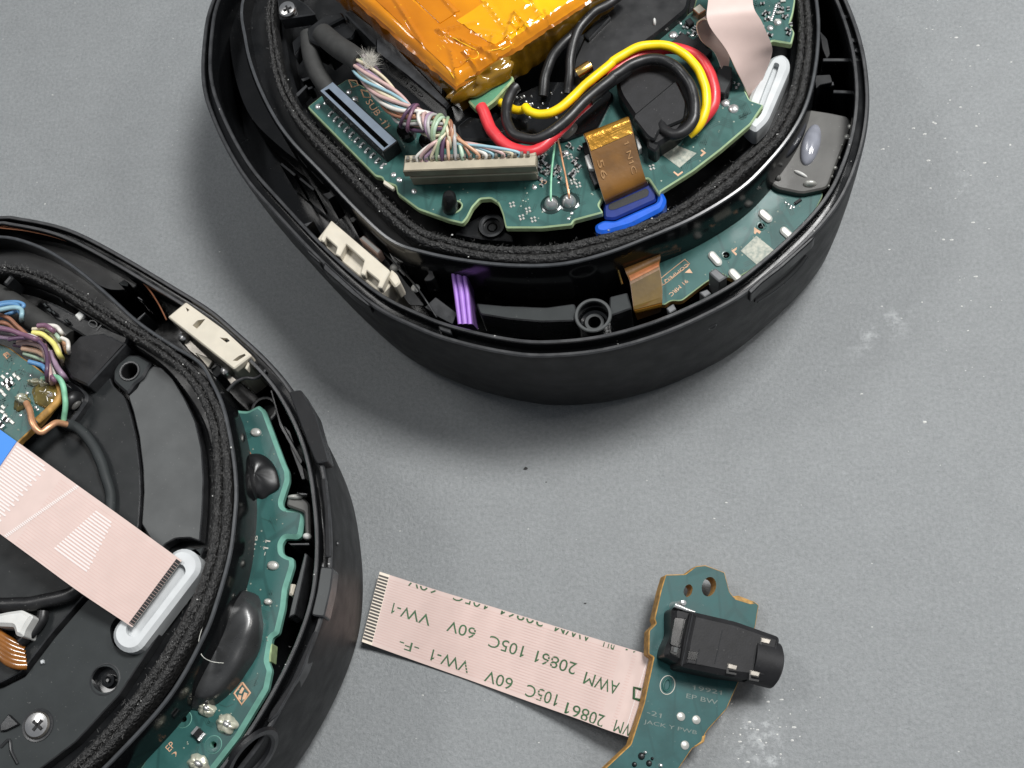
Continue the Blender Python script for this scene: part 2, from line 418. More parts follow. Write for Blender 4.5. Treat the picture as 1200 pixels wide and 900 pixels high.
def text_polys(s, mirror=False):
    c = bpy.data.curves.new('t', 'FONT'); c.body = s; c.resolution_u = 3
    o = bpy.data.objects.new('t', c); col.objects.link(o)
    bpy.context.view_layer.update()
    me = bpy.data.meshes.new_from_object(o.evaluated_get(bpy.context.evaluated_depsgraph_get()))
    V = [v.co.copy() for v in me.vertices]; F = [tuple(p.vertices) for p in me.polygons]
    top = max(v.y for v in V)
    for i, ch_ in enumerate(s):                # the built-in face draws 1 as a bare stroke: give it its flag
        if ch_ != '1': continue
        c.body = s[:i+1]; bpy.context.view_layer.update()
        m1 = bpy.data.meshes.new_from_object(o.evaluated_get(bpy.context.evaluated_depsgraph_get()))
        xr = max(v.co.x for v in m1.vertices); bpy.data.meshes.remove(m1); k = len(V)
        V += [Vector((xr-.02, top, 0)), Vector((xr-.20, top-.15, 0)), Vector((xr-.20, top-.25, 0)), Vector((xr-.02, top-.12, 0))]; F.append((k, k+1, k+2, k+3))
    bpy.data.objects.remove(o); bpy.data.curves.remove(c); bpy.data.meshes.remove(me)
    x0 = min(v.x for v in V); x1 = max(v.x for v in V); y0 = min(v.y for v in V); y1 = max(v.y for v in V)
    return [((v.x-x0)/(x1-x0), (v.y-y0)/(y1-y0)) for v in V], F
def text(name, s, a, b, hpx, z, m, parent, mirror=False, plane=None, lift=.02):
    """lettering whose baseline runs from photo point a to b, hpx pixels tall; lies on height z or on a plane"""
    V, F = text_polys(s)
    f = (lambda x, y: WP(x, y, *plane)) if plane else (lambda x, y: W(x, y, z))
    A, B = f(*a), f(*b); ux = B-A
    nrm = plane[1] if plane else Vector((0, 0, 1))
    up = nrm.cross(ux).normalized()
    if mirror: up = -up
    px = ((f(a[0]+1, a[1])-A).length+(f(a[0], a[1]+1)-A).length)/2
    return mesh(name, [A+ux*x+up*(y*hpx*px)+nrm*lift for x, y in V], F, m, parent, sm=False)
def hexa(name, c0, ax, ay, az, m, parent, ch=.1, label=None):   # chamfered block: corner + three edges
    o = [c0, c0+ax, c0+ax+ay, c0+ay]; o = [p+az for p in o]
    return plate3(name, o, az.normalized() if ax.cross(ay).dot(az) > 0 else az.normalized(), az.length, m, parent, ch=ch, label=label)
class Template:                             # a shared small mesh centred on 0
    cache = {}
def unit_box(l, w, h, m, ch=.05, ends=None):
    key = ('b', l, w, h, m, ends)
    if key in Template.cache: return Template.cache[key]
    V, F, M = [], [], []
    a, b = l/2, w/2
    for (x, y, z) in [(a, b, 0), (a, b, h-ch), (a-ch, b-ch, h)]:
        V += [(-x, -y, z), (x, -y, z), (x, y, z), (-x, y, z)]
    for j in (0, 4):
        for i in range(4):
            k = (i+1) % 4; F.append((j+i, j+k, j+4+k, j+4+i)); M.append(0)
    F.append((8, 9, 10, 11)); M.append(0)
    mats = [m]
    if ends:
        e = l*.22; s = len(V); mats.append(ends)
        for sx in (-1, 1):
            x0, x1 = (sx*(a+.02), sx*(a-e)); s = len(V)
            for (y, z) in ((-b-.02, 0), (-b-.02, h+.02), (b+.02, h+.02), (b+.02, 0)):
                V.append((x0, y, z)); V.append((x1, y, z))
            for i in range(3): F.append((s+2*i, s+2*i+2, s+2*i+3, s+2*i+1)); M.append(1)
            F.append((s, s+2, s+4, s+6)); M.append(1)
    me = bpy.data.meshes.new('block'); me.from_pydata([tuple(Vector(v)*MM) for v in V], [], F)
    for q in mats: me.materials.append(MATS[q])
    me.polygons.foreach_set('material_index', M)
    bm = bmesh.new(); bm.from_mesh(me); bmesh.ops.recalc_face_normals(bm, faces=bm.faces); bm.to_mesh(me); bm.free()
    Template.cache[key] = me; return me
def unit_dome(r, h, m, n=14, nv=5, flat=0):
    key = ('d', r, h, m, n, flat)
    if key in Template.cache: return Template.cache[key]
    V, F = [], []
    for j in range(nv):
        a = math.pi/2*j/nv
        for i in range(n):
            t = 2*math.pi*i/n; V.append((r*math.cos(a)*math.cos(t), r*math.cos(a)*math.sin(t), h*math.sin(a)))
    V.append((0, 0, h))
    for j in range(nv-1):
        for i in range(n): F.append((j*n+i, j*n+(i+1) % n, (j+1)*n+(i+1) % n, (j+1)*n+i))
    for i in range(n): F.append(((nv-1)*n+i, (nv-1)*n+(i+1) % n, nv*n))
    me = bpy.data.meshes.new('bead'); me.from_pydata([tuple(Vector(v)*MM) for v in V], [], F)
    me.materials.append(MATS[m]); me.polygons.foreach_set('use_smooth', [True]*len(F))
    Template.cache[key] = me; return me
def smd(px, py, z, deg, l, w, h, parent, m='matte_black', ends='solder', name='chip_component'):
    return share(name, unit_box(l, w, h, m, .05, ends), parent, W(px, py, z), math.radians(-deg))
def dot(px, py, z, r, parent, name='solder_dot', h=None, m='solder'):
    return share(name, unit_dome(round(r, 2), round(h or r*.5, 2), m), parent, W(px, py, z), random.random()*6)
def polar(pts, cen, N):                     # radius of a star-shaped closed outline at N even angles -> N points
    cl = pts; m = len(cl); out = []
    ang = [math.atan2(p.y-cen.y, p.x-cen.x) for p in cl]
    for k in range(N):
        t = -math.pi+2*math.pi*(k+.5)/N; d = Vector((math.cos(t), math.sin(t))); best = None
        for i in range(m):
            a, b = cl[i]-cen, cl[(i+1) % m]-cen
            e = b-a; den = d.x*e.y-d.y*e.x
            if abs(den) < 1e-12: continue
            u = (a.x*e.y-a.y*e.x)/den; v = (a.x*d.y-a.y*d.x)/den
            if -1e-9 <= v <= 1+1e-9 and u > 0 and (best is None or u > best): best = u
        out.append(cen+d*(best if best else 1))
    return out
def wcurve(pts, z, per=10):                 # closed photo-pixel curve at height z -> smooth 2D world outline
    w = [W(p[0], p[1], z) for p in pts]
    return [Vector((p.x, p.y)) for p in smooth([Vector((q.x, q.y)) for q in w], per, True)]
def bvh_of(o):
    me = o.data; L0 = LOC[o.name]
    return BVHTree.FromPolygons([v.co/MM+L0 for v in me.vertices], [tuple(p.vertices) for p in me.polygons])
def hit(bv, px, py):
    r = ray(px, py).normalized(); loc, nn, i, d = bv.ray_cast(Vector((0, 0, CAMH)), r)
    if nn is not None and nn.dot(r) > 0: nn = -nn
    return loc, nn
def lift2(pts, z): return [Vector((p.x, p.y, z)) for p in pts]

# ------------------------------------------------------------------ parts both ear cups share
NS = 220
def build_shell(R, rim_px, cen):
    """deep bowl: rounded foot, tapering matt wall, rim, groove and inner lip, then the trough"""
    c = polar(wcurve(rim_px, 20.0), cen, NS)
    prof = [(4.2, 0), (2.3, .3), (1.55, 1.1), (1.05, 2.8), (.65, 6.5), (.35, 10.5), (.12, 15), (.02, 18.6), (0, 19.5), (.05, 19.85), (.22, 20), (.48, 20),
            (.56, 19.9), (.60, 18.9), (1.28, 18.9), (1.32, 20.7), (1.40, 20.85), (1.70, 20.85), (1.80, 20.7), (1.9, 18), (2.1, 10)]
    rings = [lift2(inset(c, d), z) for d, z in prof]
    V, F = loft(rings, True, True, True)
    fm = []
    for j in range(len(prof)-1): fm += [1 if j in (9, 10, 11, 15, 16, 17) else (0 if j < 9 else 2)]*NS
    fm += [0, 2]
    o = mesh('shell', V, F, ['shell_black', 'edge_black', 'gloss_black'], R, fm=fm, ang=38)
    return o, c
def build_baffle(R, edge_px, gin_px, cen, ztop=22.4, zfloor=17.0, z0=10.0, push=.2):
    a = inset(polar(wcurve(edge_px, ztop), cen, NS), -push); zr = 23.1; g = polar(wcurve(gin_px, ztop), cen, NS)
    rings = [lift2(a, z0), lift2(a, zr-.25), lift2(inset(a, .10), zr-.06), lift2(inset(a, .34), zr), lift2(inset(a, .44), zr-.1), lift2(inset(a, .5), ztop-2.2),
             lift2(g, ztop-2.2), lift2(inset(g, .25), ztop-2.4), lift2(inset(g, .5), zfloor)]
    V, F = loft(rings, True, True, True)
    fm = [2]*NS+[1]*NS*3+[2]*NS+[0]*NS*3+[0, 0]
    return mesh('baffle', V, F, ['satin_black', 'ridge_highlight', 'gloss_black'], R, fm=fm, ang=38), a, g
def build_gasket(R, cw, zbase=22.4, h=1.15, N=1000):
    """foam ring of two ridges; cw: (px, py, width in px)"""
    s = smooth([Vector(p) for p in cw], 20, True)
    w3 = [W(p.x, p.y, zbase+h*.7) for p in s]
    L = [0.0]
    for i in range(len(w3)): L.append(L[-1]+(w3[(i+1) % len(w3)]-w3[i]).length)
    P2 = []; k = 0
    for j in range(N):
        t = L[-1]*j/N
        while L[k+1] < t: k += 1
        u = (t-L[k])/(L[k+1]-L[k]); a, b = w3[k % len(w3)], w3[(k+1) % len(w3)]
        wa, wb = s[k % len(s)].z, s[(k+1) % len(s)].z
        P2.append((a.lerp(b, u), (wa+(wb-wa)*u)/14.6))
    prof = [(-1, -1.25), (-1.03, .30), (-.97, .66), (-.80, .90), (-.52, 1), (-.25, .90), (-.08, .70), (0, .42), (.08, .70), (.25, .88), (.5, .96), (.78, .88), (.95, .62), (1.03, .28), (1, -1.25)]
    rings = []
    for j in range(N):
        p, w = P2[j]; t = (P2[(j+1) % N][0]-P2[j-1][0]); t.z = 0; t.normalize(); nn = Vector((-t.y, t.x, 0))
        rr = []
        for q, (u, v) in enumerate(prof):
            pt = Vector((p.x, p.y, zbase))+nn*(u*w/2)+Vector((0, 0, v*h))
            f = .07*mnoise.noise(pt*.9)+.045*mnoise.noise(pt*3.1)+.05*mnoise.noise(pt*6.5)
            if 0 < q < len(prof)-1: pt += nn*f*(1 if u > 0 else -1)*.8+Vector((0, 0, f))
            rr.append(pt)
        rings.append(rr)
    rings.append(rings[0]); m = len(prof)
    V = [v for r in rings[:-1] for v in r]; F = []
    for j in range(N):
        for q in range(m-1):
            a, b = j*m, ((j+1) % N)*m; F.append((a+q, b+q, b+q+1, a+q+1))
    o = mesh('foam_gasket', V, F, 'foam', R, ang=80)
    # stray fibres standing off the cut foam
    V2, F2 = [], []
    rnd = random.Random(3)
    for i in range(3600):
        p, w = P2[rnd.randrange(N)]; a = rnd.random()*6.28
        q = Vector((p.x+rnd.uniform(-.5, .5)*w, p.y+rnd.uniform(-.5, .5)*w, zbase+h*rnd.uniform(.82, .98)))
        d = Vector((math.cos(a), math.sin(a), rnd.uniform(.1, .9)))*rnd.uniform(.12, .34); sd = Vector((-math.sin(a), math.cos(a), 0))*.012
        k = len(V2); V2 += [q-sd, q+sd, q+d+sd*.5, q+d-sd*.5, q+Vector((0, 0, .03)), q+d+Vector((0, 0, .02))]
        F2 += [(k, k+1, k+2, k+3), (k, k+4, k+5, k+3), (k+1, k+2, k+5, k+4)]
    f = mesh('lint', V2, F2, 'lint', o, sm=False); f['kind'] = 'stuff'
    sp = []
    for i in range(50):
        p, w = P2[rnd.randrange(N)]; sp.append((Vector((p.x+rnd.uniform(-.6, .6)*w, p.y+rnd.uniform(-.6, .6)*w, zbase+h*.9)), rnd.choice((.05, .07, .11))))
    crumb_mesh(sp, o)
    return o
mat('lint', (.24, .235, .23), .8)
def ribbon(name, rows, parent, th=.16, m='ribbon_pink', back='ribbon_back', per=6, nv=9, label=None):
    """flat cable swept through rows of (left edge point, right edge point); returns object and its surface function"""
    Ls = smooth([r[0] for r in rows], per); Rs = smooth([r[1] for r in rows], per); n = len(Ls)
    top, bot = [], []
    for i in range(n):
        t = (Ls[min(i+1, n-1)]+Rs[min(i+1, n-1)]-Ls[max(i-1, 0)]-Rs[max(i-1, 0)]); s = Rs[i]-Ls[i]; nn = s.cross(t).normalized()
        top.append([Ls[i].lerp(Rs[i], k/(nv-1)) for k in range(nv)]); bot.append([p-nn*th for p in top[-1]])
    V = [p for r in top for p in r]+[p for r in bot for p in r]; F, M = [], []; o = n*nv
    for i in range(n-1):
        for k in range(nv-1):
            a = i*nv+k; F.append((a, a+1, a+nv+1, a+nv)); M.append(0)
            F.append((o+a, o+a+nv, o+a+nv+1, o+a+1)); M.append(1)
        for k in (0, nv-1):
            a = i*nv+k; F.append((a, a+nv, o+a+nv, o+a)); M.append(2)
    for i in (0, n-1):
        for k in range(nv-1):
            a = i*nv+k; F.append((a, a+1, o+a+1, o+a)); M.append(2)
    ob = mesh(name, V, F, [m, back, 'ribbon_edge'], parent, fm=M, ang=50, label=label)
    def S(u, v, h=0.0):
        x = max(0, min(1, u))*(n-1); i = min(int(x), n-2); f = x-i
        a, b = Ls[i].lerp(Ls[i+1], f), Rs[i].lerp(Rs[i+1], f)
        t = Ls[i+1]+Rs[i+1]-Ls[i]-Rs[i]; nn = (b-a).cross(t).normalized()
        return a.lerp(b, v)+nn*h
    return ob, S
def on_ribbon(name, S, u0, u1, v0, v1, m, parent, h=.03, nu=6):
    V = [S(u0+(u1-u0)*i/nu, v, h) for i in range(nu+1) for v in (v0, v1)]
    k = len(V); V += [S(u0+(u1-u0)*i/nu, v, 0) for i in range(nu+1) for v in (v0, v1)]
    F = [(2*i, 2*i+1, 2*i+3, 2*i+2) for i in range(nu)]+[(2*i, 2*i+2, k+2*i+2, k+2*i) for i in range(nu)]+[(2*i+1, k+2*i+1, k+2*i+3, 2*i+3) for i in range(nu)]
    F += [(0, k, k+1, 1), (2*nu, 2*nu+1, k+2*nu+1, k+2*nu)]
    return mesh(name, V, F, m, parent, sm=False)

def crumb_mesh(spots, parent):              # dust caught on a thing: too small to count
    V, F = [], []; rnd = random.Random(2)
    for c, r in spots:
        k = len(V); n = 5
        for i in range(n): a = 6.283*i/n; V.append(c+Vector((math.cos(a)*r*rnd.uniform(.6, 1.6), math.sin(a)*r*rnd.uniform(.6, 1.2), 0)))
        V.append(c+Vector((0, 0, r))); F += [(k+i, k+(i+1) % n, k+n) for i in range(n)]
    o = mesh('dust', V, F, 'dust', parent, sm=False); o['kind'] = 'stuff'
    return o

def traces(region, z, n, parent, m='trace', seed=1, step=9):
    """bundles of fine copper tracks under the mask: bent parallel lines inside a photo-pixel polygon, one part"""
    rnd = random.Random(seed); V, F = [], []
    xs = [p[0] for p in region]; ys = [p[1] for p in region]
    def inside(x, y):
        c = False; j = len(region)-1
        for i in range(len(region)):
            a, b = region[i], region[j]
            if (a[1] > y) != (b[1] > y) and x < (b[0]-a[0])*(y-a[1])/(b[1]-a[1])+a[0]: c = not c
            j = i
        return c
    for k in range(n):
        x, y = rnd.uniform(min(xs), max(xs)), rnd.uniform(min(ys), max(ys)); a = rnd.choice((0, 1, 2, 3, 4, 5, 6, 7))*math.pi/4+.35; cnt = rnd.choice((1, 2, 3, 5)); segs = []
        px, py = x, y
        for q in range(rnd.choice((2, 3, 4))):
            l = rnd.uniform(.5, 2)*step; nx, ny = px+math.cos(a)*l, py+math.sin(a)*l; segs.append((px, py, nx, ny)); px, py = nx, ny; a += rnd.choice((-1, 1))*math.pi/4
        for t in range(cnt):
            for (x0, y0, x1, y1) in segs:
                dx, dy = x1-x0, y1-y0; L_ = math.hypot(dx, dy); ox, oy = -dy/L_*t*2.1, dx/L_*t*2.1
                A, B = (x0+ox, y0+oy), (x1+ox, y1+oy)
                if not (inside(*A) and inside(*B)): continue
                wx, wy = -dy/L_*.45, dx/L_*.45; i0 = len(V)
                V += [W(A[0]-wx, A[1]-wy, z)+Vector((0, 0, .012)), W(B[0]-wx, B[1]-wy, z)+Vector((0, 0, .012)), W(B[0]+wx, B[1]+wy, z)+Vector((0, 0, .012)), W(A[0]+wx, A[1]+wy, z)+Vector((0, 0, .012))]; F.append((i0, i0+1, i0+2, i0+3))
    if F:
        o = mesh('copper_track', V, F, m, parent, sm=False); o['kind'] = 'stuff'
    V, F = [], []                              # plated via holes
    for k in range(n*3):
        x, y = rnd.uniform(min(xs), max(xs)), rnd.uniform(min(ys), max(ys))
        if not inside(x, y): continue
        c = W(x, y, z)+Vector((0, 0, .02)); i0 = len(V); r = rnd.choice((.07, .09, .11))
        V += [c+Vector((math.cos(6.283*i/8)*r, math.sin(6.283*i/8)*r, 0)) for i in range(8)]+[c+Vector((0, 0, .03))]; F += [(i0+i, i0+(i+1) % 8, i0+8) for i in range(8)]
    if F:
        o = mesh('via', V, F, 'via', parent, sm=False); o['kind'] = 'stuff'
mat('trace', (.020, .066, .060), .35, var=.1)
mat('via', (.20, .24, .20), .4, metal=.3)
# ------------------------------------------------------------------ the bench surface
def build_table():
    m, n, L, mix, ramp, nz, blob, c, grain, b = table_material()
    rag = ramp(nz(420, 6, .75).outputs['Fac'], .50, (0, 0, 0), .66, (1, 1, 1))
    for (px, py, rx, ry, rot, amt) in ((1028, 392, 5.5, 2.8, .5, .34), (1050, 372, 3, 1.8, .3, .22), (905, 885, 2.2, 6, .1, .5), (868, 868, 4.5, 2.4, -.5, .45),
                                       (1128, 215, 1.2, 3.0, 0, .35), (885, 848, 2.6, 1.3, .2, .4)):
        w = W(px, py, 0); g = blob(w.x, w.y, rx, ry, rot)
        mu = n.new('ShaderNodeMath'); mu.operation = 'MULTIPLY'; L.new(g, mu.inputs[0]); L.new(rag, mu.inputs[1])
        m2 = n.new('ShaderNodeMath'); m2.operation = 'MULTIPLY'; m2.inputs[1].default_value = amt*1.6; L.new(mu.outputs[0], m2.inputs[0])
        cl = n.new('ShaderNodeClamp'); L.new(m2.outputs[0], cl.inputs[0])
        c = mix(c, (.60, .62, .63), cl.outputs[0])
    L.new(c, b.inputs['Base Color'])
    b.inputs['Roughness'].default_value = .40; b.inputs['Specular IOR Level'].default_value = .45
    bp = n.new('ShaderNodeBump'); bp.inputs['Strength'].default_value = .9; bp.inputs['Distance'].default_value = .00020
    L.new(nz(2000, 6, .75).outputs['Fac'], bp.inputs['Height']); L.new(bp.outputs['Normal'], b.inputs['Normal'])
    MATS['bench_mat'] = m
    o = mesh('bench_surface', [(-900, -900, 0), (900, -900, 0), (900, 900, 0), (-900, 900, 0)], [(0, 1, 2, 3)], 'bench_mat', None, sm=False)
    o['kind'] = 'structure'; o['label'] = 'grey finely grained bench mat with pale scuffs'
    return o
build_table()

# ------------------------------------------------------------------ upper ear cup
def cup_one():
    rim = [(247, 0), (237, 45), (236, 100), (252, 150), (282, 205), (320, 250), (377, 310), (435, 359), (490, 387), (532, 402), (590, 415), (640, 419), (710, 412), (785, 390),
           (860, 354), (905, 321), (948, 282), (975, 252), (994, 222), (1010, 180), (1018, 140), (1019, 100), (1012, 52), (994, 0), (955, -80), (880, -150), (780, -195), (640, -212), (480, -192), (355, -142), (282, -70)]
    cw = [(319, 0, 15), (320, 50, 17), (329, 95, 20), (348, 133, 22), (374, 163, 24), (414, 203, 26), (452, 243, 26), (490, 274, 26), (527, 286, 25), (580, 296, 27), (650, 296, 31), (712, 282, 30),
          (763, 265, 27), (813, 239, 28), (863, 200, 28), (902, 166, 26), (921, 138, 25), (935, 104, 26), (943, 55, 24), (942, 10, 22), (933, -50, 22), (900, -105, 22), (820, -145, 22), (700, -160, 22),
          (560, -158, 22), (430, -130, 22), (350, -70, 18)]
    edge = [(287, 0), (289, 50), (300, 92), (320, 135), (342, 167), (378, 205), (420, 250), (460, 285), (500, 299), (552, 309), (607, 314), (660, 312), (710, 300), (760, 281), (815, 257), (868, 224),
            (903, 190), (928, 158), (945, 125), (955, 85), (959, 40), (956, 0), (945, -60), (905, -125), (820, -165), (700, -180), (560, -178), (420, -150), (325, -80)]
    gin = [(326, 0), (329, 50), (340, 95), (360, 130), (388, 160), (430, 200), (466, 238), (500, 264), (540, 276), (600, 283), (660, 281), (720, 266), (760, 251), (808, 225), (858, 182), (890, 150), (908, 125),
           (922, 87), (931, 45), (930, 0), (920, -50), (890, -95), (815, -132), (700, -146), (560, -144), (440, -118), (360, -62)]
    c3 = W(625, 110, 20); cen = Vector((c3.x, c3.y))
    R = root('headphone_ear_cup', 'opened black headphone ear cup with an amber taped battery and red, yellow and black wires', 'ear cup', (c3.x, c3.y, 0), 'opened headphone ear cups')
    shell, rc = build_shell(R, rim, cen)
    baf, be, bg_ = build_baffle(R, edge, gin, cen)
    build_gasket(R, cw)
    bv = bvh_of(shell)
    # --- details on the outer wall
    def wall_strip(name, pts, rad, m):
        q = [hit(bv, *p) for p in pts]; q = [(l, nn) for l, nn in q if l]
        if len(q) > 1: tube(name, smooth([l-nn*rad*.55 for l, nn in q], 6), rad, m, shell, 8)
    wall_strip('vent_slot', [(884, 352), (900, 341), (920, 325), (936, 309), (944, 299)], .42, 'hole_black')
    wall_strip('slot_ridge', [(888, 354), (905, 343), (925, 327), (940, 311), (947, 301)], .20, 'edge_black')
    l, nn = hit(bv, 835, 383)
    if l: lathe('pin_hole', l+nn*.02, [(.55, 0), (.45, .03), (.40, -.02), (0, -.03)], ['edge_black', 'hole_black'], shell, 16, nrm=nn, fm=[0, 0, 1])
    # raised clip stretches of the rim
    def rim_block(px, z=20.55, th=2.0, m='edge_black', name='rim_clip'): plate(name, px, z, th, [m, 'satin_black'], shell, r=2, ch=.12)
    rim_block(P('p', 0, 385, 120, 490, 105, 515, 0, 420)); rim_block(P('p', 150, 500, 170, 520, 420, 750, 550, 870, 540, 895, 395, 790, 140, 565), 20.4)
    rim_block(P('G', 690, 605, 755, 610, 758, 648, 700, 628), 20.4)
    rim_block(P('F', 545, 640, 600, 590, 700, 515, 840, 392, 862, 385, 850, 405, 710, 532, 612, 608, 560, 660), 20.15)
    # --- trough: shelf, boss, ribs
    plate('shelf', P('G', 870, 500, 1000, 512, 1200, 520)+P('H', 452, 382, 466, 420, 458, 463, 300, 468, 150, 455, 10, 432), 15.4, 5, ['plate_mid', 'edge_black'], R, r=3, ch=.15)
    plate('shelf', P('H', 618, 350, 700, 330, 722, 405, 624, 440, 616, 400), 15.4, 5, ['plate_mid', 'edge_black'], R, r=2, ch=.15)
    b0 = W(695, 369, 16.2)
    lathe('screw_boss', b0, [(2.15, -6), (2.15, -.1), (2.05, .0), (1.80, 0), (1.72, -.15), (1.6, -2.2), (1.15, -2.4), (1.1, -2.0), (.75, -2.0), (.7, -4.5), (0, -4.5)], ['gloss_black', 'plate_grey', 'hole_black'], R, 36,
          fm=[0, 1, 1, 1, 0, 0, 1, 1, 2, 2])
    for a, b, z, th in (((964, 72), (1008, 72), 18.6, .5), ((983, 21), (995, 21), 19, .5), ((976, 109), (1001, 110), 17, .5), ((990, 48), (1004, 50), 19, .6), ((1000, 60), (1007, 63), 19, .7), ((955, 103), (978, 100), 16.5, .6)):
        A, B = W(*a, z), W(*b, z); d = (B-A); nn = Vector((-d.y, d.x, 0)).normalized()*th
        plate3('rib', [A, B, B+nn, A+nn], (0, 0, 1), z-10, ['edge_black', 'gloss_black'], R, ch=.08)
    plate('clip_block', P('q', 205, 330, 275, 326, 285, 362, 232, 372, 210, 392), 17.5, 6, ['satin_black', 'gloss_black'], R, r=2)
    plate('clip_block', P('q', 225, 130, 262, 170, 275, 240, 258, 262, 238, 215), 17, 6, ['satin_black', 'gloss_black'], R, r=3)
    plate('clip_block', P('p', 608, 168, 655, 130, 812, 260, 768, 298), 19.5, 5, ['edge_black', 'gloss_black'], R, r=1.5)
    plate('clip_block', P('p', 588, 290, 620, 268, 690, 345, 820, 462, 890, 400, 912, 415, 838, 512, 800, 500), 18, 4, ['edge_black', 'gloss_black'], R, r=1.5)
    plate('clip_arm', P('p', 948, 370, 985, 380, 1060, 480, 1128, 640, 1090, 668, 1035, 672, 1025, 650, 1065, 600, 1010, 500, 975, 430), 18.2, 3, ['edge_black', 'gloss_black'], R, r=2)
    plate('clip_arm', P('p', 550, 120, 590, 130, 620, 255, 600, 262), 19, 3, ['satin_black', 'gloss_black'], R, r=1)
    plate('ledge', P('G', 628, 520, 682, 470, 785, 548, 762, 602, 700, 570), 15.5, 4, ['edge_black', 'gloss_black'], R, r=2)
    for pts in (P('D', 150, 430, 230, 405, 300, 470, 285, 480, 228, 425, 180, 455), P('D', 280, 540, 318, 535, 300, 560, 285, 562), P('D', 60, 570, 110, 555, 70, 590)):
        plate('clip_block', pts, 18, 5, ['edge_black', 'gloss_black'], R, r=.8, ch=.05)
    for k, (x, y, z) in enumerate(((345, 175, 17), (352, 207, 16), (330, 190, 15))):
        plate('rib', [(x, y), (x+17, y+14), (x+15, y+17), (x-2, y+3)], z, 6, ['edge_black', 'gloss_black'], R, ch=.06)
    # inner glossy wing on the far side of the trough
    wing = P('A', 200, 0, 262, 0, 266, 200, 310, 370, 390, 540, 470, 660, 560, 745, 540, 770, 430, 690, 300, 560, 230, 400, 195, 200)
    plate('trough_wall', wing, 14.5, 4, ['gloss_black', 'gloss_black'], R, ch=.1, sm=4)
    pdome('rim_glint_pad', 364, 189, 20.8, 6, .5, 'edge_black', R, r2=2.2, rot=.85)
    # --- white two-step socket
    base = P('p', 210, 138, 80, 310, 655, 790, 742, 700, 820, 690, 720, 580, 350, 262)
    so = plate('white_socket', base, 19.9, 8, 'cream_plastic', R, r=2, ch=.12)
    top = P('p', 210, 135, 345, 250, 720, 572, 725, 590, 690, 655, 655, 730, 615, 722, 632, 668, 520, 575, 505, 618, 465, 606, 500, 490, 340, 345, 285, 452, 245, 432, 262, 372, 165, 282, 145, 325, 112, 308, 140, 238)
    plate('socket_step', top, 21.2, 1.2, 'cream_plastic', so, r=1.2, ch=.12)
    plate('socket_cheek', P('p', 735, 560, 790, 610, 822, 680, 770, 725, 705, 640), 20.6, 3, 'cream_plastic', so, r=3, ch=.2)
    plate('steel_contact', P('p', 455, 295, 495, 263, 655, 400, 620, 437), 19.6, 2, ['white_plastic', 'ribbon_back'], R, r=1, ch=.15)
    for x, y in ((462, 314), (487, 338)): dot(x, y, 15.2, .55, R, 'pale_bead', .5, 'white_plastic')
    tube('film_edge', smooth([W(450, 296, 18), W(466, 312, 17.5), (W(487, 335, 16.5)), W(512, 372, 15.8)], 6), .12, 'edge_black', R, 6)
    plate('black_film', P('p', 560, 380, 640, 430, 800, 600, 1030, 885, 900, 880, 800, 740, 700, 600), 15.2, .2, 'silicone_black', R, r=3, ch=0)
    # --- purple bar
    pa, pb = W(527, 311, 19.2), W(536, 380, 16.6); wv = W(547, 314, 19.2)-W(527, 314, 19.2)
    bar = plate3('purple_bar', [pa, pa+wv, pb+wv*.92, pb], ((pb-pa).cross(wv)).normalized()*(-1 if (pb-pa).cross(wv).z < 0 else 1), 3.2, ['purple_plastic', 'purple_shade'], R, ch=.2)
    nrm = ((pb-pa).cross(wv)).normalized(); nrm = nrm if nrm.z > 0 else -nrm
    for t, r_ in ((.16, .26), (.48, .34), (.80, .26)):
        tube('bar_ridge', [pa+wv*t+nrm*.02-(pb-pa)*.03*(t > .3)*(t < .6), (pa+pb)/2+wv*t+nrm*.02, pb+wv*t*.92+nrm*.02], r_, 'purple_plastic', bar, 8)
    # --- trough board with its flat strap
    tb = P('F', 60, 640, 150, 712, 185, 688, 235, 690, 300, 640, 350, 602, 420, 560, 480, 590, 560, 545, 700, 430, 850, 290, 900, 190, 870, 120, 700, 60, 560, 180, 400, 330, 220, 450, 120, 500)
    holes = [circ(892, 265, 4.2), circ(851, 299, 4.2)]
    b2 = plate('circuit_board', tb, 14.6, 1.0, ['board_green_dark', 'board_edge_tan'], R, r=4, holes=holes, ch=.1, rim='mask_rim', label='narrow green circuit board with bright oblong solder pads in the trough')
    for x, y, rot, l in ((897, 252, .72, 9.5), (922, 272, .72, 9), (838, 302, .85, 10), (862, 322, .8, 10)):
        dx, dy = math.cos(rot)*(l-4.6), math.sin(rot)*(l-4.6)
        a0 = rot-math.pi/2; cap = [(x+dx+4.6*math.cos(a0+math.pi*i/8), y+dy+4.6*math.sin(a0+math.pi*i/8)) for i in range(9)]+[(x-dx+4.6*math.cos(a0+math.pi+math.pi*i/8), y-dy+4.6*math.sin(a0+math.pi+math.pi*i/8)) for i in range(9)]
        plate('oblong_pad', cap, 15.0, .4, ['pad_white', 'pad_white'], b2, ch=.2)
    for x, y in ((892, 265), (851, 299)):
        lathe('board_hole', W(x, y, 14.6), [(.62, 0), (.55, .06), (.40, .04), (.36, -.7)], ['board_green', 'hole_black'], b2, 18, fm=[0, 0, 1])
        dot(x, y, 13.9, .22, b2, 'pin_tip')
    plate('marking_patch', P('F', 585, 385, 672, 455, 590, 522, 512, 455), 14.64, .04, 'silver_patch', b2, ch=0)
    for q in (P('F', 575, 345, 608, 365, 600, 376, 588, 367, 580, 378, 574, 372), P('F', 468, 455, 495, 438, 492, 450, 482, 458, 495, 470, 490, 478), P('F', 272, 538, 287, 560, 250, 558)):
        plate('printed_mark', q, 14.64, .04, 'print_gold', b2, ch=0)
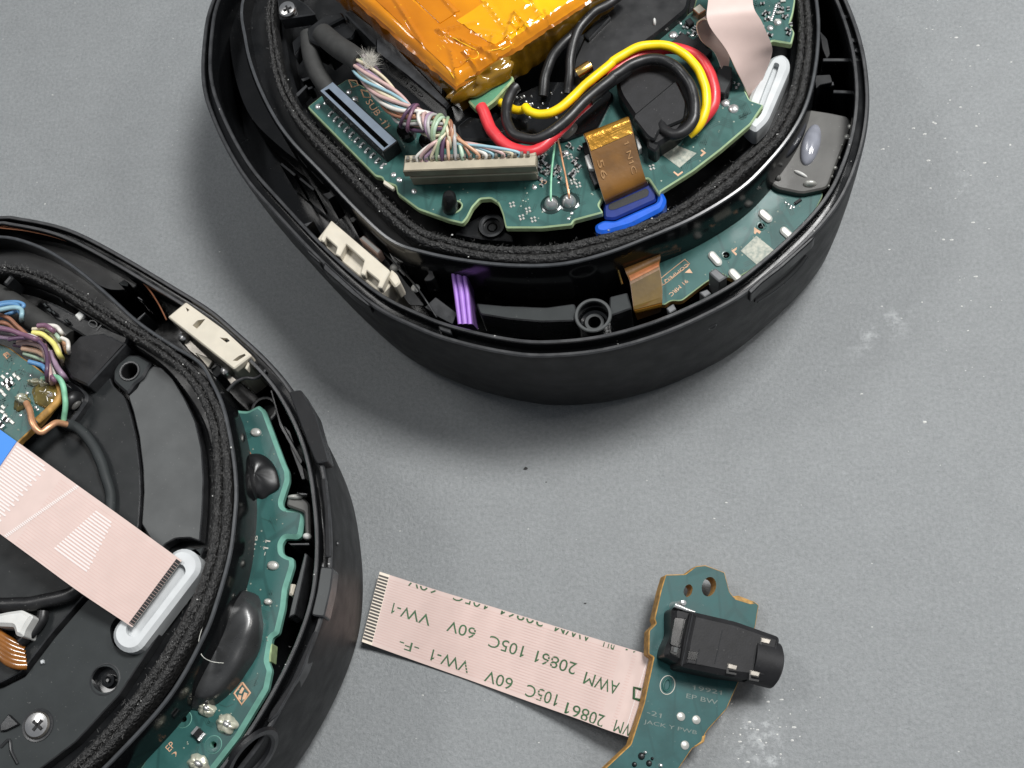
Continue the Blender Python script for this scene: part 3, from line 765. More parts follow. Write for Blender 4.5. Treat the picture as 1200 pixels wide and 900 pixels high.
    text('printed_text', 'COMPEQ', P('r', 555, 325)[0], P('r', 320, 505)[0], 4.6, 14.62, 'print_gold', b2)
    ob = [W(x, y, 14.64) for x, y in P('r', 540, 298, 572, 328, 565, 352, 335, 538, 306, 528, 290, 500, 300, 478, 520, 302)]
    tube('printed_frame', smooth(ob, 3, True)+[ob[0]], .05, 'print_gold', b2, 4)
    text('printed_text', '91 MRC', P('r', 545, 490)[0], P('r', 372, 640)[0], 4.6, 14.62, 'print_gold', b2, mirror=False)
    for x, y in P('F', 722, 230, 735, 238, 748, 246, 760, 252, 745, 256, 770, 236): dot(x, y, 14.6, .16, b2, 'pin_dot', .1)
    smd(935, 237, 14.6, -35, .9, .35, .3, b2, ends=None)
    l0 = P('r', 775, 420, 845, 375, 960, 465, 880, 515)
    plate('latch_block', l0, 18.6, 4.5, ['grey_plastic', 'grey_plastic'], R, r=1, ch=.15)
    plate('latch_block', P('r', 680, 620, 760, 590, 800, 630, 735, 670), 15.8, 3, 'grey_plastic', R, r=1, ch=.1)
    plate('latch_block', P('r', 350, 780, 420, 735, 450, 790, 385, 830), 15.2, 3, 'grey_plastic', R, r=1, ch=.1)
    # strap: under the baffle edge, folded, over the board end and down
    def row(xl, yl, xr, yr, zl, zr=None): return (W(xr, yr, zr or zl), W(xl, yl, zl))
    st, S = ribbon('flat_strap', [row(727, 300, 772, 284, 17.5), row(733, 318, 774, 300, 17.6), row(738, 330, 773, 312, 16.9), row(741, 350, 776, 333, 16.2), row(743, 364, 776, 356, 15.6), row(747, 375, 774, 366, 13.6)], R, .14,
                   'strap_brown', 'strap_brown', 6, 7)
    on_ribbon('strap_fold', S, .30, .40, .03, .97, 'strap_orange', st, .05)
    on_ribbon('strap_face', S, .44, .78, .02, .98, 'strap_olive', st, .04)
    on_ribbon('strap_bend', S, .80, .85, .03, .97, 'strap_gold', st, .06)
    tube('gold_edge', [W(721, 305, 17.8), W(725, 319, 17.6), W(729, 333, 17.4)], .16, 'gold', st, 6)
    # film patch and clear gel blob
    fp = P('C', 885, 508, 1000, 525, 1100, 545, 1112, 600, 1060, 720, 1000, 880, 880, 905, 760, 880, 680, 810, 760, 680, 830, 590)
    fl = plate('grey_film', fp, 15.6, .9, ['film_grey', 'film_grey'], R, r=6, ch=.2)
    pdome('clear_gel', 950, 170, 15.6, 25, .9, 'gel', fl, r2=11, rot=1.85, power=.75)
    pdome('shard_glint', 938, 204, 15.6, 9, .35, 'white_plastic', fl, r2=2.2, rot=.45)
    pdome('shard_glint', 949, 216, 15.6, 8, .7, 'pad_tin', fl, r2=3.6, rot=0)  # highlight on the film, built as a pale bead
    pdome('grey_shard', 910, 208, 15.6, 6, .5, 'film_grey', fl, r2=3.5, rot=.5)
    rnd = random.Random(5)
    for t in range(7):
        x, y = 996-t*4.2+rnd.uniform(-1, 1), 147+t*12+rnd.uniform(-3, 3); dot(x, y, 15.5, rnd.choice((.15, .25, .35)), fl, 'glue_bead', .3, 'pad_tin')

    # --- main board
    mb = [(360, 125), (376, 112), (407, 92), (425, 100), (455, 128), (500, 150), (560, 158), (650, 150), (700, 120), (745, 62), (765, 47), (812, 12), (826, -40), (925, -42), (932, 0)]
    mb += P('C', 838, 60, 822, 110, 845, 150, 830, 205, 740, 190, 660, 260, 612, 420, 635, 468, 700, 490, 640, 580, 500, 700, 370, 800, 215, 898)
    mb += P('E', 850, 432, 800, 355, 700, 380, 600, 420, 565, 480, 588, 515, 450, 552, 440, 572, 300, 587, 130, 587)
    mb += P('D', 995, 520, 975, 470, 940, 448, 890, 452, 855, 490, 830, 540, 808, 566, 740, 550, 600, 500, 500, 425, 495, 390, 440, 372, 430, 350, 400, 345)
    hp = P('D', 745, 492, 762, 470, 790, 465, 806, 482, 795, 505, 770, 518, 748, 512)
    b1 = plate('circuit_board', mb, 24.0, .9, ['board_green', 'board_edge'], R, r=2.5, holes=[smooth(hp, 3, True)], ch=.16, rim='mask_rim', label='large curved green circuit board crowded with connectors')
    ZB = 24.0
    tube('hole_ring', smooth([W(x, y, ZB+.02) for x, y in hp], 4, True)+[W(*hp[0], ZB+.02)], .12, 'mask_rim', b1, 6)
    tube('locating_peg', [W(529, 250, 22), W(527, 240, 25), W(526.5, 230, 27.5), W(526.5, 227, 27.8)], [1.0, .95, .75, .45], 'satin_black', R, 14)
    plate('gold_edge_pad', P('D', 440, 362, 490, 398, 480, 408, 436, 380), 24.03, .5, 'cream_plastic', b1, r=.8, ch=.05)
    # screw boss in the arch
    plate('boss_plate', P('D', 770, 615, 840, 560, 900, 525, 985, 530, 1000, 600, 1040, 625, 1045, 650, 900, 640), 20.6, 3, ['satin_black', 'edge_black'], R, r=2, ch=.15)
    lathe('screw_boss', W(576, 264, 21.1), [(1.55, -.6), (1.5, 0), (1.25, .02), (1.05, -.1), (1.0, -.8), (.7, -.85), (.62, -.5), (.45, -.5), (.4, -1.4), (0, -1.4)], ['satin_black', 'edge_black', 'hole_black'], R, 32, fm=[0, 1, 1, 0, 0, 1, 1, 2, 2])
    # slate slot connector
    sc = P('A', 615, 425, 680, 380, 985, 660, 915, 712)
    slot = P('A', 640, 425, 662, 415, 942, 678, 922, 693)
    s1 = plate('slot_connector', sc, 26.4, 2.3, ['slate_plastic', 'matte_black'], b1, r=1.2, holes=[slot], ch=.12)
    for t in range(11):
        f = t/10; x, y = 388+f*61, 133+f*61
        smd(x, y, ZB, 45, .28, .62, .22, b1, 'solder', None, 'connector_pin'); dot(x-2.2, y+2.6, ZB, .24, b1, h=.16)
        dot(x+3, y-1.4, ZB, .15, b1, h=.15)
    for x, y, r_ in ((373, 125, .42), (381, 121, .26), (409, 108, .40), (416, 116, .44)): dot(x, y, ZB, r_, b1)
    text('printed_text', 'SUB -11', P('A', 832, 478)[0], P('A', 925, 605)[0], 7, ZB, 'print_gold', b1)
    for q in (P('A', 755, 375, 790, 378, 800, 400, 770, 410), P('A', 812, 420, 850, 432, 858, 458, 825, 455)):
        ring_ = [W(x, y, ZB+.03) for x, y in q]; tube('printed_frame', ring_+[ring_[0]], .09, 'print_gold', b1, 4)
    for x, y in P('A', 965, 820, 990, 842, 1062, 898): dot(x, y, ZB, .34, b1)
    # wire socket
    zt = 28.0
    A0, A1 = W(469.5, 192, zt), W(627, 185.5, zt); back = W(474, 185, zt)-W(472, 200, zt); back = Vector((back.x, back.y, 0))
    F0, F1 = W(472, 200.5, zt), W(628, 194.5, zt)
    k1 = plate3('wire_socket', [F0, F1, F1+back*.85, F0+back*.85], (0, 0, 1), 1.2, ['connector_tan', 'connector_shade'], b1, ch=.12)
    dn = Vector((0, 0, -1)); fw = -back.normalized()
    G0, G1 = W(478, 203, 27), W(626, 197, 27)
    plate3('socket_body', [G0-fw*.2, G1-fw*.2, G1+back*.7, G0+back*.7], (0, 0, 1), 2.9, ['connector_tan', 'connector_shade'], k1, ch=.15)
    plate3('socket_ridge', [G0+fw*.06+dn*.9, G1+fw*.06+dn*.9, G1+back*.4+dn*.9, G0+back*.4+dn*.9], (0, 0, 1), .25, ['connector_tan', 'connector_tan'], k1, ch=.05)
    for t in range(20):
        f = (t+.7)/21; q = F0.lerp(F1, f)+back*.86; share('socket_contact', unit_box(.34, .5, .5, 'dull_steel', .05), k1, q, math.atan2((F1-F0).y, (F1-F0).x))
    for x0, x1 in ((472, 486), (610, 627)):
        f0, f1 = (x0-472)/156, (x1-472)/156; a, b = F0.lerp(F1, f0)+back*.75, F0.lerp(F1, f1)+back*.75
        plate3('socket_horn', [a, b, b+back*.5, a+back*.5], (0, 0, 1), 1.5, ['connector_tan', 'connector_shade'], k1, ch=.1)
    # strand bundle from the grey cable to the socket
    colors = ['white', 'pink', 'mauve', 'cream', 'green', 'purple', 'salmon', 'grey', 'mint', 'brown', 'orange', 'white', 'sky', 'pink', 'cream', 'sky']
    cpath = smooth([W(420, 72, 27.6), W(436, 93, 27.8), W(455, 115, 28), W(474, 133, 28.3), (W(494, 143, 28.6)), W(515, 152, 28.8), W(524, 158, 28.6)], 8)
    nn_ = len(cpath)
    ends = [489, 494, 500, 506, 512, 518, 526, 534, 542, 550, 560, 568, 576, 588, 598, 606]
    for i, cname in enumerate(colors):
        pts = []; ph = 2*math.pi*i/len(colors)
        for j in range(nn_):
            t = j/(nn_-1); T = (cpath[min(j+1, nn_-1)]-cpath[max(j-1, 0)]).normalized(); U = T.cross(Vector((0, 0, 1))).normalized(); B = U.cross(T)
            rr = (1.15 if i % 2 else .75)*(1-.12*math.sin(t*9+i)); a = ph+t*6.5
            pts.append(cpath[j]+U*math.cos(a)*rr+B*math.sin(a)*rr*.8)
        e = W(ends[i], 187-(ends[i]-489)*.045, 28.2)
        mid = pts[-1].lerp(e, .5)+Vector((0, 0, .7+.3*math.sin(i*2.1)))+Vector((.25*math.sin(i), 0, 0))
        tail = smooth([pts[-3], pts[-1], mid, e+Vector((0, .25, .25)), e+Vector((0, -.1, -.4))], 6)
        tube('strand', pts[:-3]+tail, .20+.03*(i % 3), 'strand_'+cname, R, 7)
    # turns of the knot round the bundle
    for k, (t0, cname) in enumerate(((.56, 'purple'), (.60, 'plum'), (.70, 'grey'), (.75, 'pink'), (.80, 'grey'), (.85, 'mint'), (.89, 'green'), (.93, 'brown'), (.97, 'orange'), (1.0, 'cream'), (.72, 'white'), (.78, 'mauve'), (.83, 'green'))):
        j = min(nn_-2, int(t0*(nn_-1))); c0 = cpath[j]; T = (cpath[j+1]-cpath[j]).normalized()
        T = (T+Vector((.0, .55, 0)) if k > 1 else T).normalized(); U = T.cross(Vector((0, 0, 1))).normalized(); B = U.cross(T)
        lp = [c0+U*math.cos(a)*(1.5+.16*math.sin(k*2.3))+B*math.sin(a)*(1.35+.14*math.cos(k*1.7))+T*(.55*math.sin(a+k*.9)) for a in [2*math.pi*q/22 for q in range(23)]]
        tube('strand_turn', lp, .215, 'strand_'+cname, R, 8)
    # grey jacket and frayed filling
    tube('cable_jacket', smooth([W(378, 40, 25.5), W(396, 55, 26.8), W(410, 64, 27.4), W(423, 74, 27.8)], 6), 1.35, 'cable_grey', R, 18)
    tube('cable_jacket', smooth([W(362, 40, 24.4), W(364, 62, 24.4), W(371, 84, 24.2), W(385, 106, 23.6)], 6), 1.1, 'cable_grey', R, 16)
    V, F = [], []; rnd = random.Random(9)
    for i in range(420):
        s0 = W(432+rnd.uniform(-6, 6), 74+rnd.uniform(-7, 7), 28.4+rnd.uniform(-.4, .6)); a = rnd.uniform(-.4, 2.3); d = Vector((math.cos(a), math.sin(a)*.9, rnd.uniform(0, .9)))*rnd.uniform(.4, 1.6)
        sd = d.cross(Vector((.3, .2, 1))).normalized()*.022; k = len(V)
        V += [s0-sd, s0+sd, s0+d, s0+sd.cross(d.normalized())]; F += [(k, k+1, k+2), (k+1, k+3, k+2), (k+3, k, k+2)]
    fr = mesh('frayed_fibres', V, F, 'fray', R, sm=False); fr['kind'] = 'stuff'
    # upper-left clips, cross-head screw
    z = 24.6
    plate('frame_tab', P('A', 430, 90, 600, 65, 560, 20, 430, -60, 415, -40), 23.6, 2, ['satin_black', 'edge_black'], R, r=3, ch=.15)
    lathe('screw', W(337, 11, 24.0), [(1.15, -.3), (1.15, .1), (1.0, .32), (.6, .45), (0, .5)], 'steel', R, 24)
    for a in (0.4, 1.97): share('screw_slot', unit_box(1.1, .26, .18, 'hole_black', .03), R, W(337, 11, 24.42), a)
    plate('cable_clamp', P('A', 560, 130, 640, 70, 720, 55, 735, 80, 640, 130, 620, 215, 570, 190), 26, 4, ['satin_black', 'gloss_black'], R, r=2, ch=.2)
    plate('cable_clamp', P('A', 640, 135, 735, 85, 800, 130, 770, 180, 700, 200, 650, 240, 620, 215), 25.2, 4, ['satin_black', 'gloss_black'], R, r=2, ch=.2)
    plate('frame_rail', P('A', 730, 60, 760, 40, 960, 190, 1200, 395, 1200, 470, 1140, 420, 900, 230), 26.6, 4, ['satin_black', 'edge_black'], R, r=2, ch=.2)
    plate('frame_rail', P('B', 0, 180, 40, 160, 200, 320, 355, 485, 330, 512, 150, 360, 0, 245), 26.8, 4, ['edge_black', 'gloss_black'], R, r=2, ch=.2)
    plate('frame_floor', P('B', 0, 240, 330, 510, 400, 470, 560, 480, 640, 560, 560, 650, 400, 660, 300, 560, 120, 500, 0, 330), 24.9, 1.5, ['gloss_black', 'edge_black'], R, r=3, ch=.15)
    plate('frame_floor', P('B', 380, 590, 440, 540, 520, 560, 600, 620, 560, 655, 400, 655), 25.6, 1.2, ['gloss_black', 'edge_black'], R, r=4, ch=.25)
    for (ax, ay), tx in ((P('D', 470, 15)[0], 0),): pass
    plate('rubber_foot', circ(*P('A', 1020, 600)[0], 11, 18), 25.2, 1.2, ['gloss_black', 'gloss_black'], R, ch=.3)
    plate('rubber_foot', circ(*P('B', 240, 650)[0], 10, 18), 25.2, 1.2, ['gloss_black', 'gloss_black'], R, ch=.3)
    plate('frame_tab', P('A', 490, 195, 545, 145, 552, 190, 500, 260), 23.4, 2, ['gloss_black', 'edge_black'], R, r=1, ch=.1)
    for q in (P('A', 505, 440, 555, 395, 562, 405, 515, 455), P('A', 530, 370, 578, 355, 580, 365, 540, 382), P('A', 560, 410, 585, 402, 586, 412, 566, 420)):
        plate('frame_tab', q, 23.2, 2, ['edge_black', 'gloss_black'], R, ch=.04)

    # --- battery pack in amber film
    zt = 30.0
    K0, K1, K2 = W(533, 97, zt), W(383, -34, zt), W(712, -20, zt)
    U, Vv = (K1-K0), (K2-K0); nu, nv = 90, 110
    rc_ = random.Random(4)
    creases = [((a_, b_), (a_+rc_.uniform(-.16, .16), b_+rc_.uniform(-.14, .14)), rc_.uniform(.12, .32), rc_.uniform(.006, .010)) for a_, b_ in [(abs(rc_.gauss(0, .16)), rc_.uniform(0, .7)) for k in range(15)]]+[((.02, .25), (.30, .16), .35, .012), ((.30, .16), (.22, .34), .3, .01), ((.02, .25), (.10, .34), .3, .012), ((.16, .12), (.02, .03), .35, .010), ((.05, .38), (.14, .52), .45, .012), ((.14, .52), (.03, .50), .4, .010),
               ((.30, .05), (.95, .22), .25, .010), ((.33, .30), (.98, .40), .22, .010), ((.01, .14), (.10, .16), .4, .010), ((.10, .16), (.04, .30), .4, .010), ((.05, .60), (.4, .75), .25, .012), ((.5, .1), (.56, .5), .15, .012), ((.1, .42), (.45, .50), .3, .014)]
    def hgt(u, v):
        h = .20*mnoise.noise(Vector((u*4, v*5, .3)))+.025*mnoise.noise(Vector((u*14, v*17, 2)))
        near = max(0, 1-u/.35)
        h += near*.16*abs(mnoise.noise(Vector((u*7+v*4, v*14-u*6, 5))))
        for (a, b, hh, w) in creases:
            ax, ay = u-a[0], v-a[1]; dx, dy = b[0]-a[0], b[1]-a[1]; t = max(0, min(1, (ax*dx+ay*dy)/(dx*dx+dy*dy)))
            d = math.hypot(ax-dx*t, ay-dy*t); h += hh*max(0, 1-d/(w*1.6))
        ed = min(u, v, 1-u, 1-v); h -= .8*max(0, 1-ed/.045)**2
        return h
    grid = [[K0+U*(i/nu)+Vv*(j/nv)+Vector((0, 0, hgt(i/nu, j/nv))) for j in range(nv+1)] for i in range(nu+1)]
    V = [p for r in grid for p in r]; F = []
    for i in range(nu):
        for j in range(nv): a = i*(nv+1)+j; F.append((a, a+1, a+nv+2, a+nv+1))
    per = [(i, 0) for i in range(nu)]+[(nu, j) for j in range(nv)]+[(i, nv) for i in range(nu, 0, -1)]+[(0, j) for j in range(nv, 0, -1)]
    pr = [i*(nv+1)+j for i, j in per]; cc = (K1+K2)/2; m_ = len(pr); prev = pr; FM = [0]*len(F)
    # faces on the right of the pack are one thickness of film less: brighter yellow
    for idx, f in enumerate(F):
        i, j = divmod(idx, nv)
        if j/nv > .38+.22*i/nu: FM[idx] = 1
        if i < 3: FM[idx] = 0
    for dz, out in ((1.0, .35), (2.6, .55), (4.2, .5), (5.6, .35)):
        s = len(V)
        for q, a in enumerate(pr):
            p = V[a]; d = (p-cc); d.z = 0; d.normalize(); V.append(Vector((p.x, p.y, zt-dz))+d*(out+.25*mnoise.noise(Vector((q*.21, dz, 1)))))
        cur = list(range(s, s+m_))
        for q in range(m_):
            k = (q+1) % m_; F.append((prev[q], prev[k], cur[k], cur[q])); FM.append(2 if per[q][0] < 12 and dz > 1.5 else 3)
        prev = cur
    F.append(tuple(prev)); FM.append(2)
    bat = mesh('battery', V, F, ['kapton', 'kapton_yellow', 'kapton_dark', 'kapton_brown'], R, fm=FM, ang=28, label='battery pack wrapped in crinkled amber film')
    pdome('film_tail', 565, 97, 27.5, 40, 1.6, 'kapton_dark', bat, r2=11, rot=-.52, wob=.6, power=.7, nu=40, nv=12)
    plate('board_tab', P('B', 430, 470, 520, 425, 640, 350, 650, 370, 560, 470, 520, 500, 470, 510), 27.2, 1.0, ['green_tab', 'board_edge'], bat, r=3, ch=.2)
    for r_ in range(4):
        for k in range(13):
            if (k*7+r_*5) % 11 == 3: continue
            u0, v0 = .80+r_*.035, .30+k*.022; p0 = K0+U*u0+Vv*v0; a, b = U*.014, Vv*(.008+.008*((k*3+r_) % 3)/2)
            zz = max(hgt(u0, v0), hgt(u0+.014, v0+.012))+.06
            mesh('printed_bar', [p0+Vector((0, 0, zz)), p0+a+Vector((0, 0, zz)), p0+a+b+Vector((0, 0, zz)), p0+b+Vector((0, 0, zz))], [(0, 1, 2, 3)], 'ink_dark', bat, sm=False)
    def tape(u0, u1, v0, v1, sh, m):           # a further layer of film with its own cut edges
        a_, b_ = 40, 26; V, F = [], []
        for i in range(a_+1):
            for j in range(b_+1):
                u = u0+(u1-u0)*i/a_; v = v0+(v1-v0)*j/b_+sh*(u-u0); V.append(K0+U*u+Vv*v+Vector((0, 0, hgt(u, v)+.09+.05*mnoise.noise(Vector((u*16, v*18, 7))))))
        n_ = len(V); V += [p-Vector((0, 0, .10)) for p in V]
        for i in range(a_):
            for j in range(b_): k = i*(b_+1)+j; F.append((k, k+1, k+b_+2, k+b_+1))
        for i in range(a_):
            for j in (0, b_): k = i*(b_+1)+j; F.append((k, k+b_+1, n_+k+b_+1, n_+k))
        for j in range(b_):
            for i in (0, a_): k = i*(b_+1)+j; F.append((k, k+1, n_+k+1, n_+k))
        mesh('tape_layer', V, F, m, bat, ang=28)
    tape(.06, .95, .03, .17, .05, 'kapton_deep'); tape(.34, .97, .20, .33, .04, 'kapton_deep'); tape(.05, .30, .30, .62, -.1, 'kapton_amber')
    highlights = [P('B', 285, 195, 320, 168, 380, 190, 482, 250, 432, 285, 362, 265), P('B', 280, 210, 320, 290, 388, 388), P('B', 618, 182, 695, 208, 732, 228, 690, 238, 575, 222), P('B', 405, 362, 470, 338, 540, 335, 562, 350, 500, 382, 400, 445),
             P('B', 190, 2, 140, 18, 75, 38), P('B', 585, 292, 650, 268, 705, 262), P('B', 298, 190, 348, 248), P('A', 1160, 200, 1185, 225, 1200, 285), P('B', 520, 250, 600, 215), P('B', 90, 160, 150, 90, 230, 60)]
    for q in highlights:                            # highlights on the film, built as thin bright yellow tubes
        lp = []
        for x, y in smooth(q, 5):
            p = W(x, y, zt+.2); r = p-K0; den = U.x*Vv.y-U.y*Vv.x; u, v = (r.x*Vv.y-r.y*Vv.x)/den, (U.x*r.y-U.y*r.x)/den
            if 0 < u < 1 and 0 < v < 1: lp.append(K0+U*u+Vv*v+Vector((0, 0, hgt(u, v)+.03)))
        if len(lp) > 3: tube('film_highlight', lp, [.015]+[.03+.035*abs(math.sin(k*1.9)) for k in range(len(lp)-2)]+[.015], 'highlight_yellow', bat, 5, ang=20)
    # --- black module under the wires
    plate('black_cover', P('C', 0, 340, 60, 290, 200, 262, 300, 300, 360, 400, 372, 520, 300, 620, 190, 690, 150, 640, 100, 560, 20, 440), 26.6, 3, ['matte_black', 'satin_black'], R, r=8, ch=.4)
    plate('cover_flap', P('C', 80, 545, 290, 370, 340, 480, 330, 560, 210, 610, 190, 660, 155, 640), 27.0, 1, ['matte_black', 'satin_black'], R, r=5, ch=.2)
    plate('cover_tooth', P('C', 150, 640, 175, 620, 215, 625, 210, 690, 190, 710, 155, 690), 26.4, 3, ['satin_black', 'satin_black'], R, r=2, ch=.2)
    plate('black_sheet', [(672, 70), (690, 30), (722, -5), (760, -30), (812, -30), (806, 10), (775, 36), (745, 58), (720, 72), (690, 98), (668, 112)], 25.4, 2, ['silicone_black', 'satin_black'], R, r=6, ch=.3)
    plate('black_sheet', [(683, 40), (712, 16), (716, 20), (690, 46)], 26.0, .6, ['satin_black', 'edge_black'], R, r=1, ch=.15)
    pdome('white_crumb', 767, 26, 25.4, 2, .5, 'white_plastic', R, r2=4)
    plate('inner_floor', [(560, 130), (640, 95), (700, 95), (720, 110), (700, 150), (660, 165), (600, 165), (565, 150)], 24.5, 1, ['gloss_black', 'gloss_black'], R, r=6, ch=.2)
    tube('brass_pin', [W(677, 87, 26.5), W(684, 82.5, 26.7), W(691, 78, 26.6)], .75, 'gold', R, 12)
    for k in range(26):
        x, y = 600+random.uniform(0, 60), 100+random.uniform(5, 40); dot(x, y, 24.5, random.choice((.12, .18)), R, 'solder_crumb', .2)
    # --- wires
    def zz(pts, z0, z1=None, hump=0): 
        n = len(pts); z1 = z0 if z1 is None else z1
        return [(x, y, z0+(z1-z0)*i/(n-1)+hump*math.sin(math.pi*i/(n-1))) for i, (x, y) in enumerate(pts)]
    wire('black_wire', zz(P('B', 1170, -40, 1100, 15, 1020, 60, 950, 140, 920, 240, 910, 350, 900, 440), 27.5, 25.5, 1), .56, 'wire_black', R)
    wire('black_wire', zz(P('B', 940, 150, 890, 195, 830, 265, 800, 350, 785, 450), 27, 25.2, .5), .6, 'wire_black', R)
    wire('red_wire', zz(P('B', 492, 500, 512, 535, 545, 610, 620, 685, 720, 712, 800, 672, 880, 590, 1000, 470, 1100, 380)+P('C', 0, 335, 90, 275, 180, 240, 260, 228, 340, 240, 410, 285, 455, 370, 468, 450, 455, 510, 415, 560, 380, 600), 27.7, 24.7, .8), .70, 'wire_red', R)
    wire('black_wire', zz(P('B', 662, 405, 640, 430, 615, 500, 618, 580, 660, 635, 760, 650, 870, 585, 1000, 455, 1100, 372)+P('C', 0, 352, 90, 300, 180, 276, 260, 295, 330, 360, 372, 450, 375, 540, 345, 600, 290, 632, 245, 615, 225, 590, 225, 560), 27.6, 26.2, 1.2), .64, 'wire_black', R)
    wire('yellow_wire', zz(P('B', 585, 480, 650, 512, 695, 514), 26, 26.3), .50, 'wire_yellow', R)
    wire('yellow_wire', zz(P('B', 702, 500, 725, 525, 780, 536, 860, 510, 980, 402, 1100, 302)+P('C', 0, 282, 90, 232, 190, 210, 270, 222, 340, 262, 395, 330, 428, 420, 425, 520, 395, 590, 350, 630), 27, 25.4, 1.8), .54, 'wire_yellow', R)
    wire('heat_sleeve', zz(P('B', 1000, 470, 1090, 390, 1180, 325), 27.8), .70, 'wire_black', R)
    # --- two solder joints with fine wires
    for x, y, wx, wy, m in ((646, 240, 651, 163, 'green_wire'), (667, 237, 654, 163, 'copper_wire')):
        lathe('solder_joint', W(x, y, ZB), [(.82, 0), (.78, .25), (.68, .6), (.5, .95), (.28, 1.15), (0, 1.2)], 'solder', b1, 20)
        lathe('flux_ring', W(x, y, ZB), [(1.25, 0), (1.15, .06), (.8, .08), (.7, 0)], 'flux_dark', b1, 24)
        wire('fine_wire', [(wx, wy, 25.5), ((x+wx)/2+(1 if x > 650 else -2), (y+wy)/2, 25.6), (x-.5, y-11, 25.5), (x, y-3, 24.9)], .13, m, R, 6, 6)
    # --- gold strap over the board into the blue slot
    bs = plate('blue_slot_frame', P('E', 588, 548, 640, 552, 842, 462, 842, 402, 858, 402, 886, 455, 866, 502, 720, 576, 590, 613, 553, 606, 546, 572), 23.5, 2.5, ['blue_plastic', 'blue_plastic'], R, r=4, ch=.35)
    plate('slot_lining', P('E', 588, 452, 800, 366, 838, 396, 840, 458, 640, 548, 590, 544), 23.2, 2, ['navy_plastic', 'navy_plastic'], bs, r=4, ch=.25)
    plate('slot_mouth', P('E', 610, 478, 790, 400, 805, 415, 800, 440, 640, 505, 612, 505), 23.25, .3, ['hole_black', 'navy_plastic'], bs, r=3, ch=.05)
    g1, S = ribbon('gold_strap', [row(686, 166, 738, 146, 25.0), row(683.5, 158, 736.5, 137, 26.8), row(685, 160, 738, 140, 27.4), row(690, 172, 741, 150, 27.0), row(698, 202, 748, 180, 25.8), row(707, 231, 756, 208, 24.6), row(710, 239, 760, 216, 23.4), row(712, 243, 762, 220, 22.0)], R, .2, 'strap_brown', 'strap_brown', 6, 9)
    on_ribbon('strap_bend', S, .14, .46, .02, .98, 'strap_gold', g1, .07, 12)
    def strap_text(s, u0, v0, u1, v1):
        V, F = text_polys(s); mesh('printed_text', [S(u0+(u1-u0)*x, v1-(v1-v0)*y, .1) for x, y in V], F, 'strap_ink', g1, sm=False)
    strap_text('56', .52, .78, .62, .91); strap_text('1 N1C', .49, .14, .66, .25)
    plate('strap_socket', P('E', 488, 190, 520, 175, 560, 300, 580, 370, 545, 390, 520, 330), 25.0, 1.2, ['matte_black', 'satin_black'], b1, r=1)
    plate('socket_clip', P('E', 500, 250, 520, 240, 545, 310, 520, 310), 25.6, 1.5, ['white_plastic', 'white_plastic'], b1, r=.8)
    plate('socket_clip', P('E', 735, 150, 750, 160, 768, 210, 752, 222), 25.2, 1.2, ['white_plastic', 'white_plastic'], b1, r=.8)
    pdome('glue_blob', 667, 155, 24.2, 13, .8, 'film_grey', R, r2=7, rot=-.7)
    # --- pink ribbon dropping into the white slot
    wsl = P('C', 735, 262, 790, 245, 820, 275, 825, 315, 720, 560, 665, 612, 640, 600)
    slin = P('C', 752, 290, 775, 300, 760, 350, 690, 530, 668, 560, 655, 540, 700, 420)
    wf = plate('white_slot_frame', wsl+P('C', 600, 560, 640, 430), 23.6, 3, ['slot_white', 'slot_white'], R, r=7, holes=[fillet(slin, 3)], ch=.4)
    plate('slot_lining', P('C', 700, 280, 790, 290, 680, 570, 640, 560), 22.7, 1, ['slot_white', 'slot_white'], wf)
    r1, S1 = ribbon('pink_ribbon', [(W(890, -60, 31), W(838, -60, 31)), (W(882, 0, 31.5), W(830, 0, 31.5)), (W(893, 26, 30.5), W(830, 27, 31)), (W(904, 52, 28), W(851, 58, 29)), (W(904, 66, 26), W(863, 82, 27.2)), (W(896, 88, 24), W(872, 100, 25)), (W(884, 117, 22), W(878, 116, 22.5))],
                    R, .16, 'ribbon_pink', 'ribbon_back', 7, 9)
    ribbon('ribbon_fold', [(W(846, 6, 29.6), W(831, 25, 30.9)), (W(836, 14, 28.6), W(824, 23, 30.4)), (W(834, 22, 27.4), W(817, 30, 28.6)), (W(845, 40, 26.4), W(822, 47, 27)), (W(855, 60, 25.6), W(838, 62, 26)), (W(853, 84, 25), W(848, 88, 25.2))], R, .16, 'ribbon_back', 'ribbon_back', 6, 7)
    plate('ribbon_socket', P('C', 455, 360, 500, 300, 550, 310, 555, 370, 520, 440, 470, 430), 25.4, 1.4, ['plate_mid', 'matte_black'], b1, r=2, ch=.15)
    plate('ribbon_socket', P('C', 470, 385, 545, 380, 535, 440, 475, 435), 24.9, .9, ['matte_black', 'matte_black'], b1, r=1, ch=.1)
    plate('black_chip', P('C', 265, 195, 320, 152, 460, 240, 410, 285), 25.0, 1.0, ['matte_black', 'matte_black'], b1, r=1, ch=.1)
    plate('black_chip', P('C', 350, 195, 395, 165, 445, 210, 400, 245), 24.8, .8, ['plate_dark', 'matte_black'], b1, r=1, ch=.1)
    plate('brown_part', P('C', 365, 40, 400, 15, 430, 45, 395, 68), 25.0, 1.0, ['cream_plastic', 'copper'], b1, r=1, ch=.1)
    plate('black_chip', P('C', 330, 95, 355, 80, 375, 105, 350, 122), 24.6, .6, ['matte_black', 'matte_black'], b1, r=1, ch=.1)
    # board speckle: solder dots, four-dot groups and small parts
    for x, y, r_ in [(*P('C', X, Y)[0], r_) for X, Y, r_ in ((275, 165, .55), (520, 483, .55), (558, 510, .62), (310, 110, .2), (365, 165, .25), (350, 210, .2), (378, 152, .2), (440, 315, .2), (570, 410, .2), (582, 395, .2), (562, 388, .16), (730, 132, .4), (765, 104, .5), (715, 95, .2), (722, 80, .16))]: dot(x, y, ZB, r_, b1)
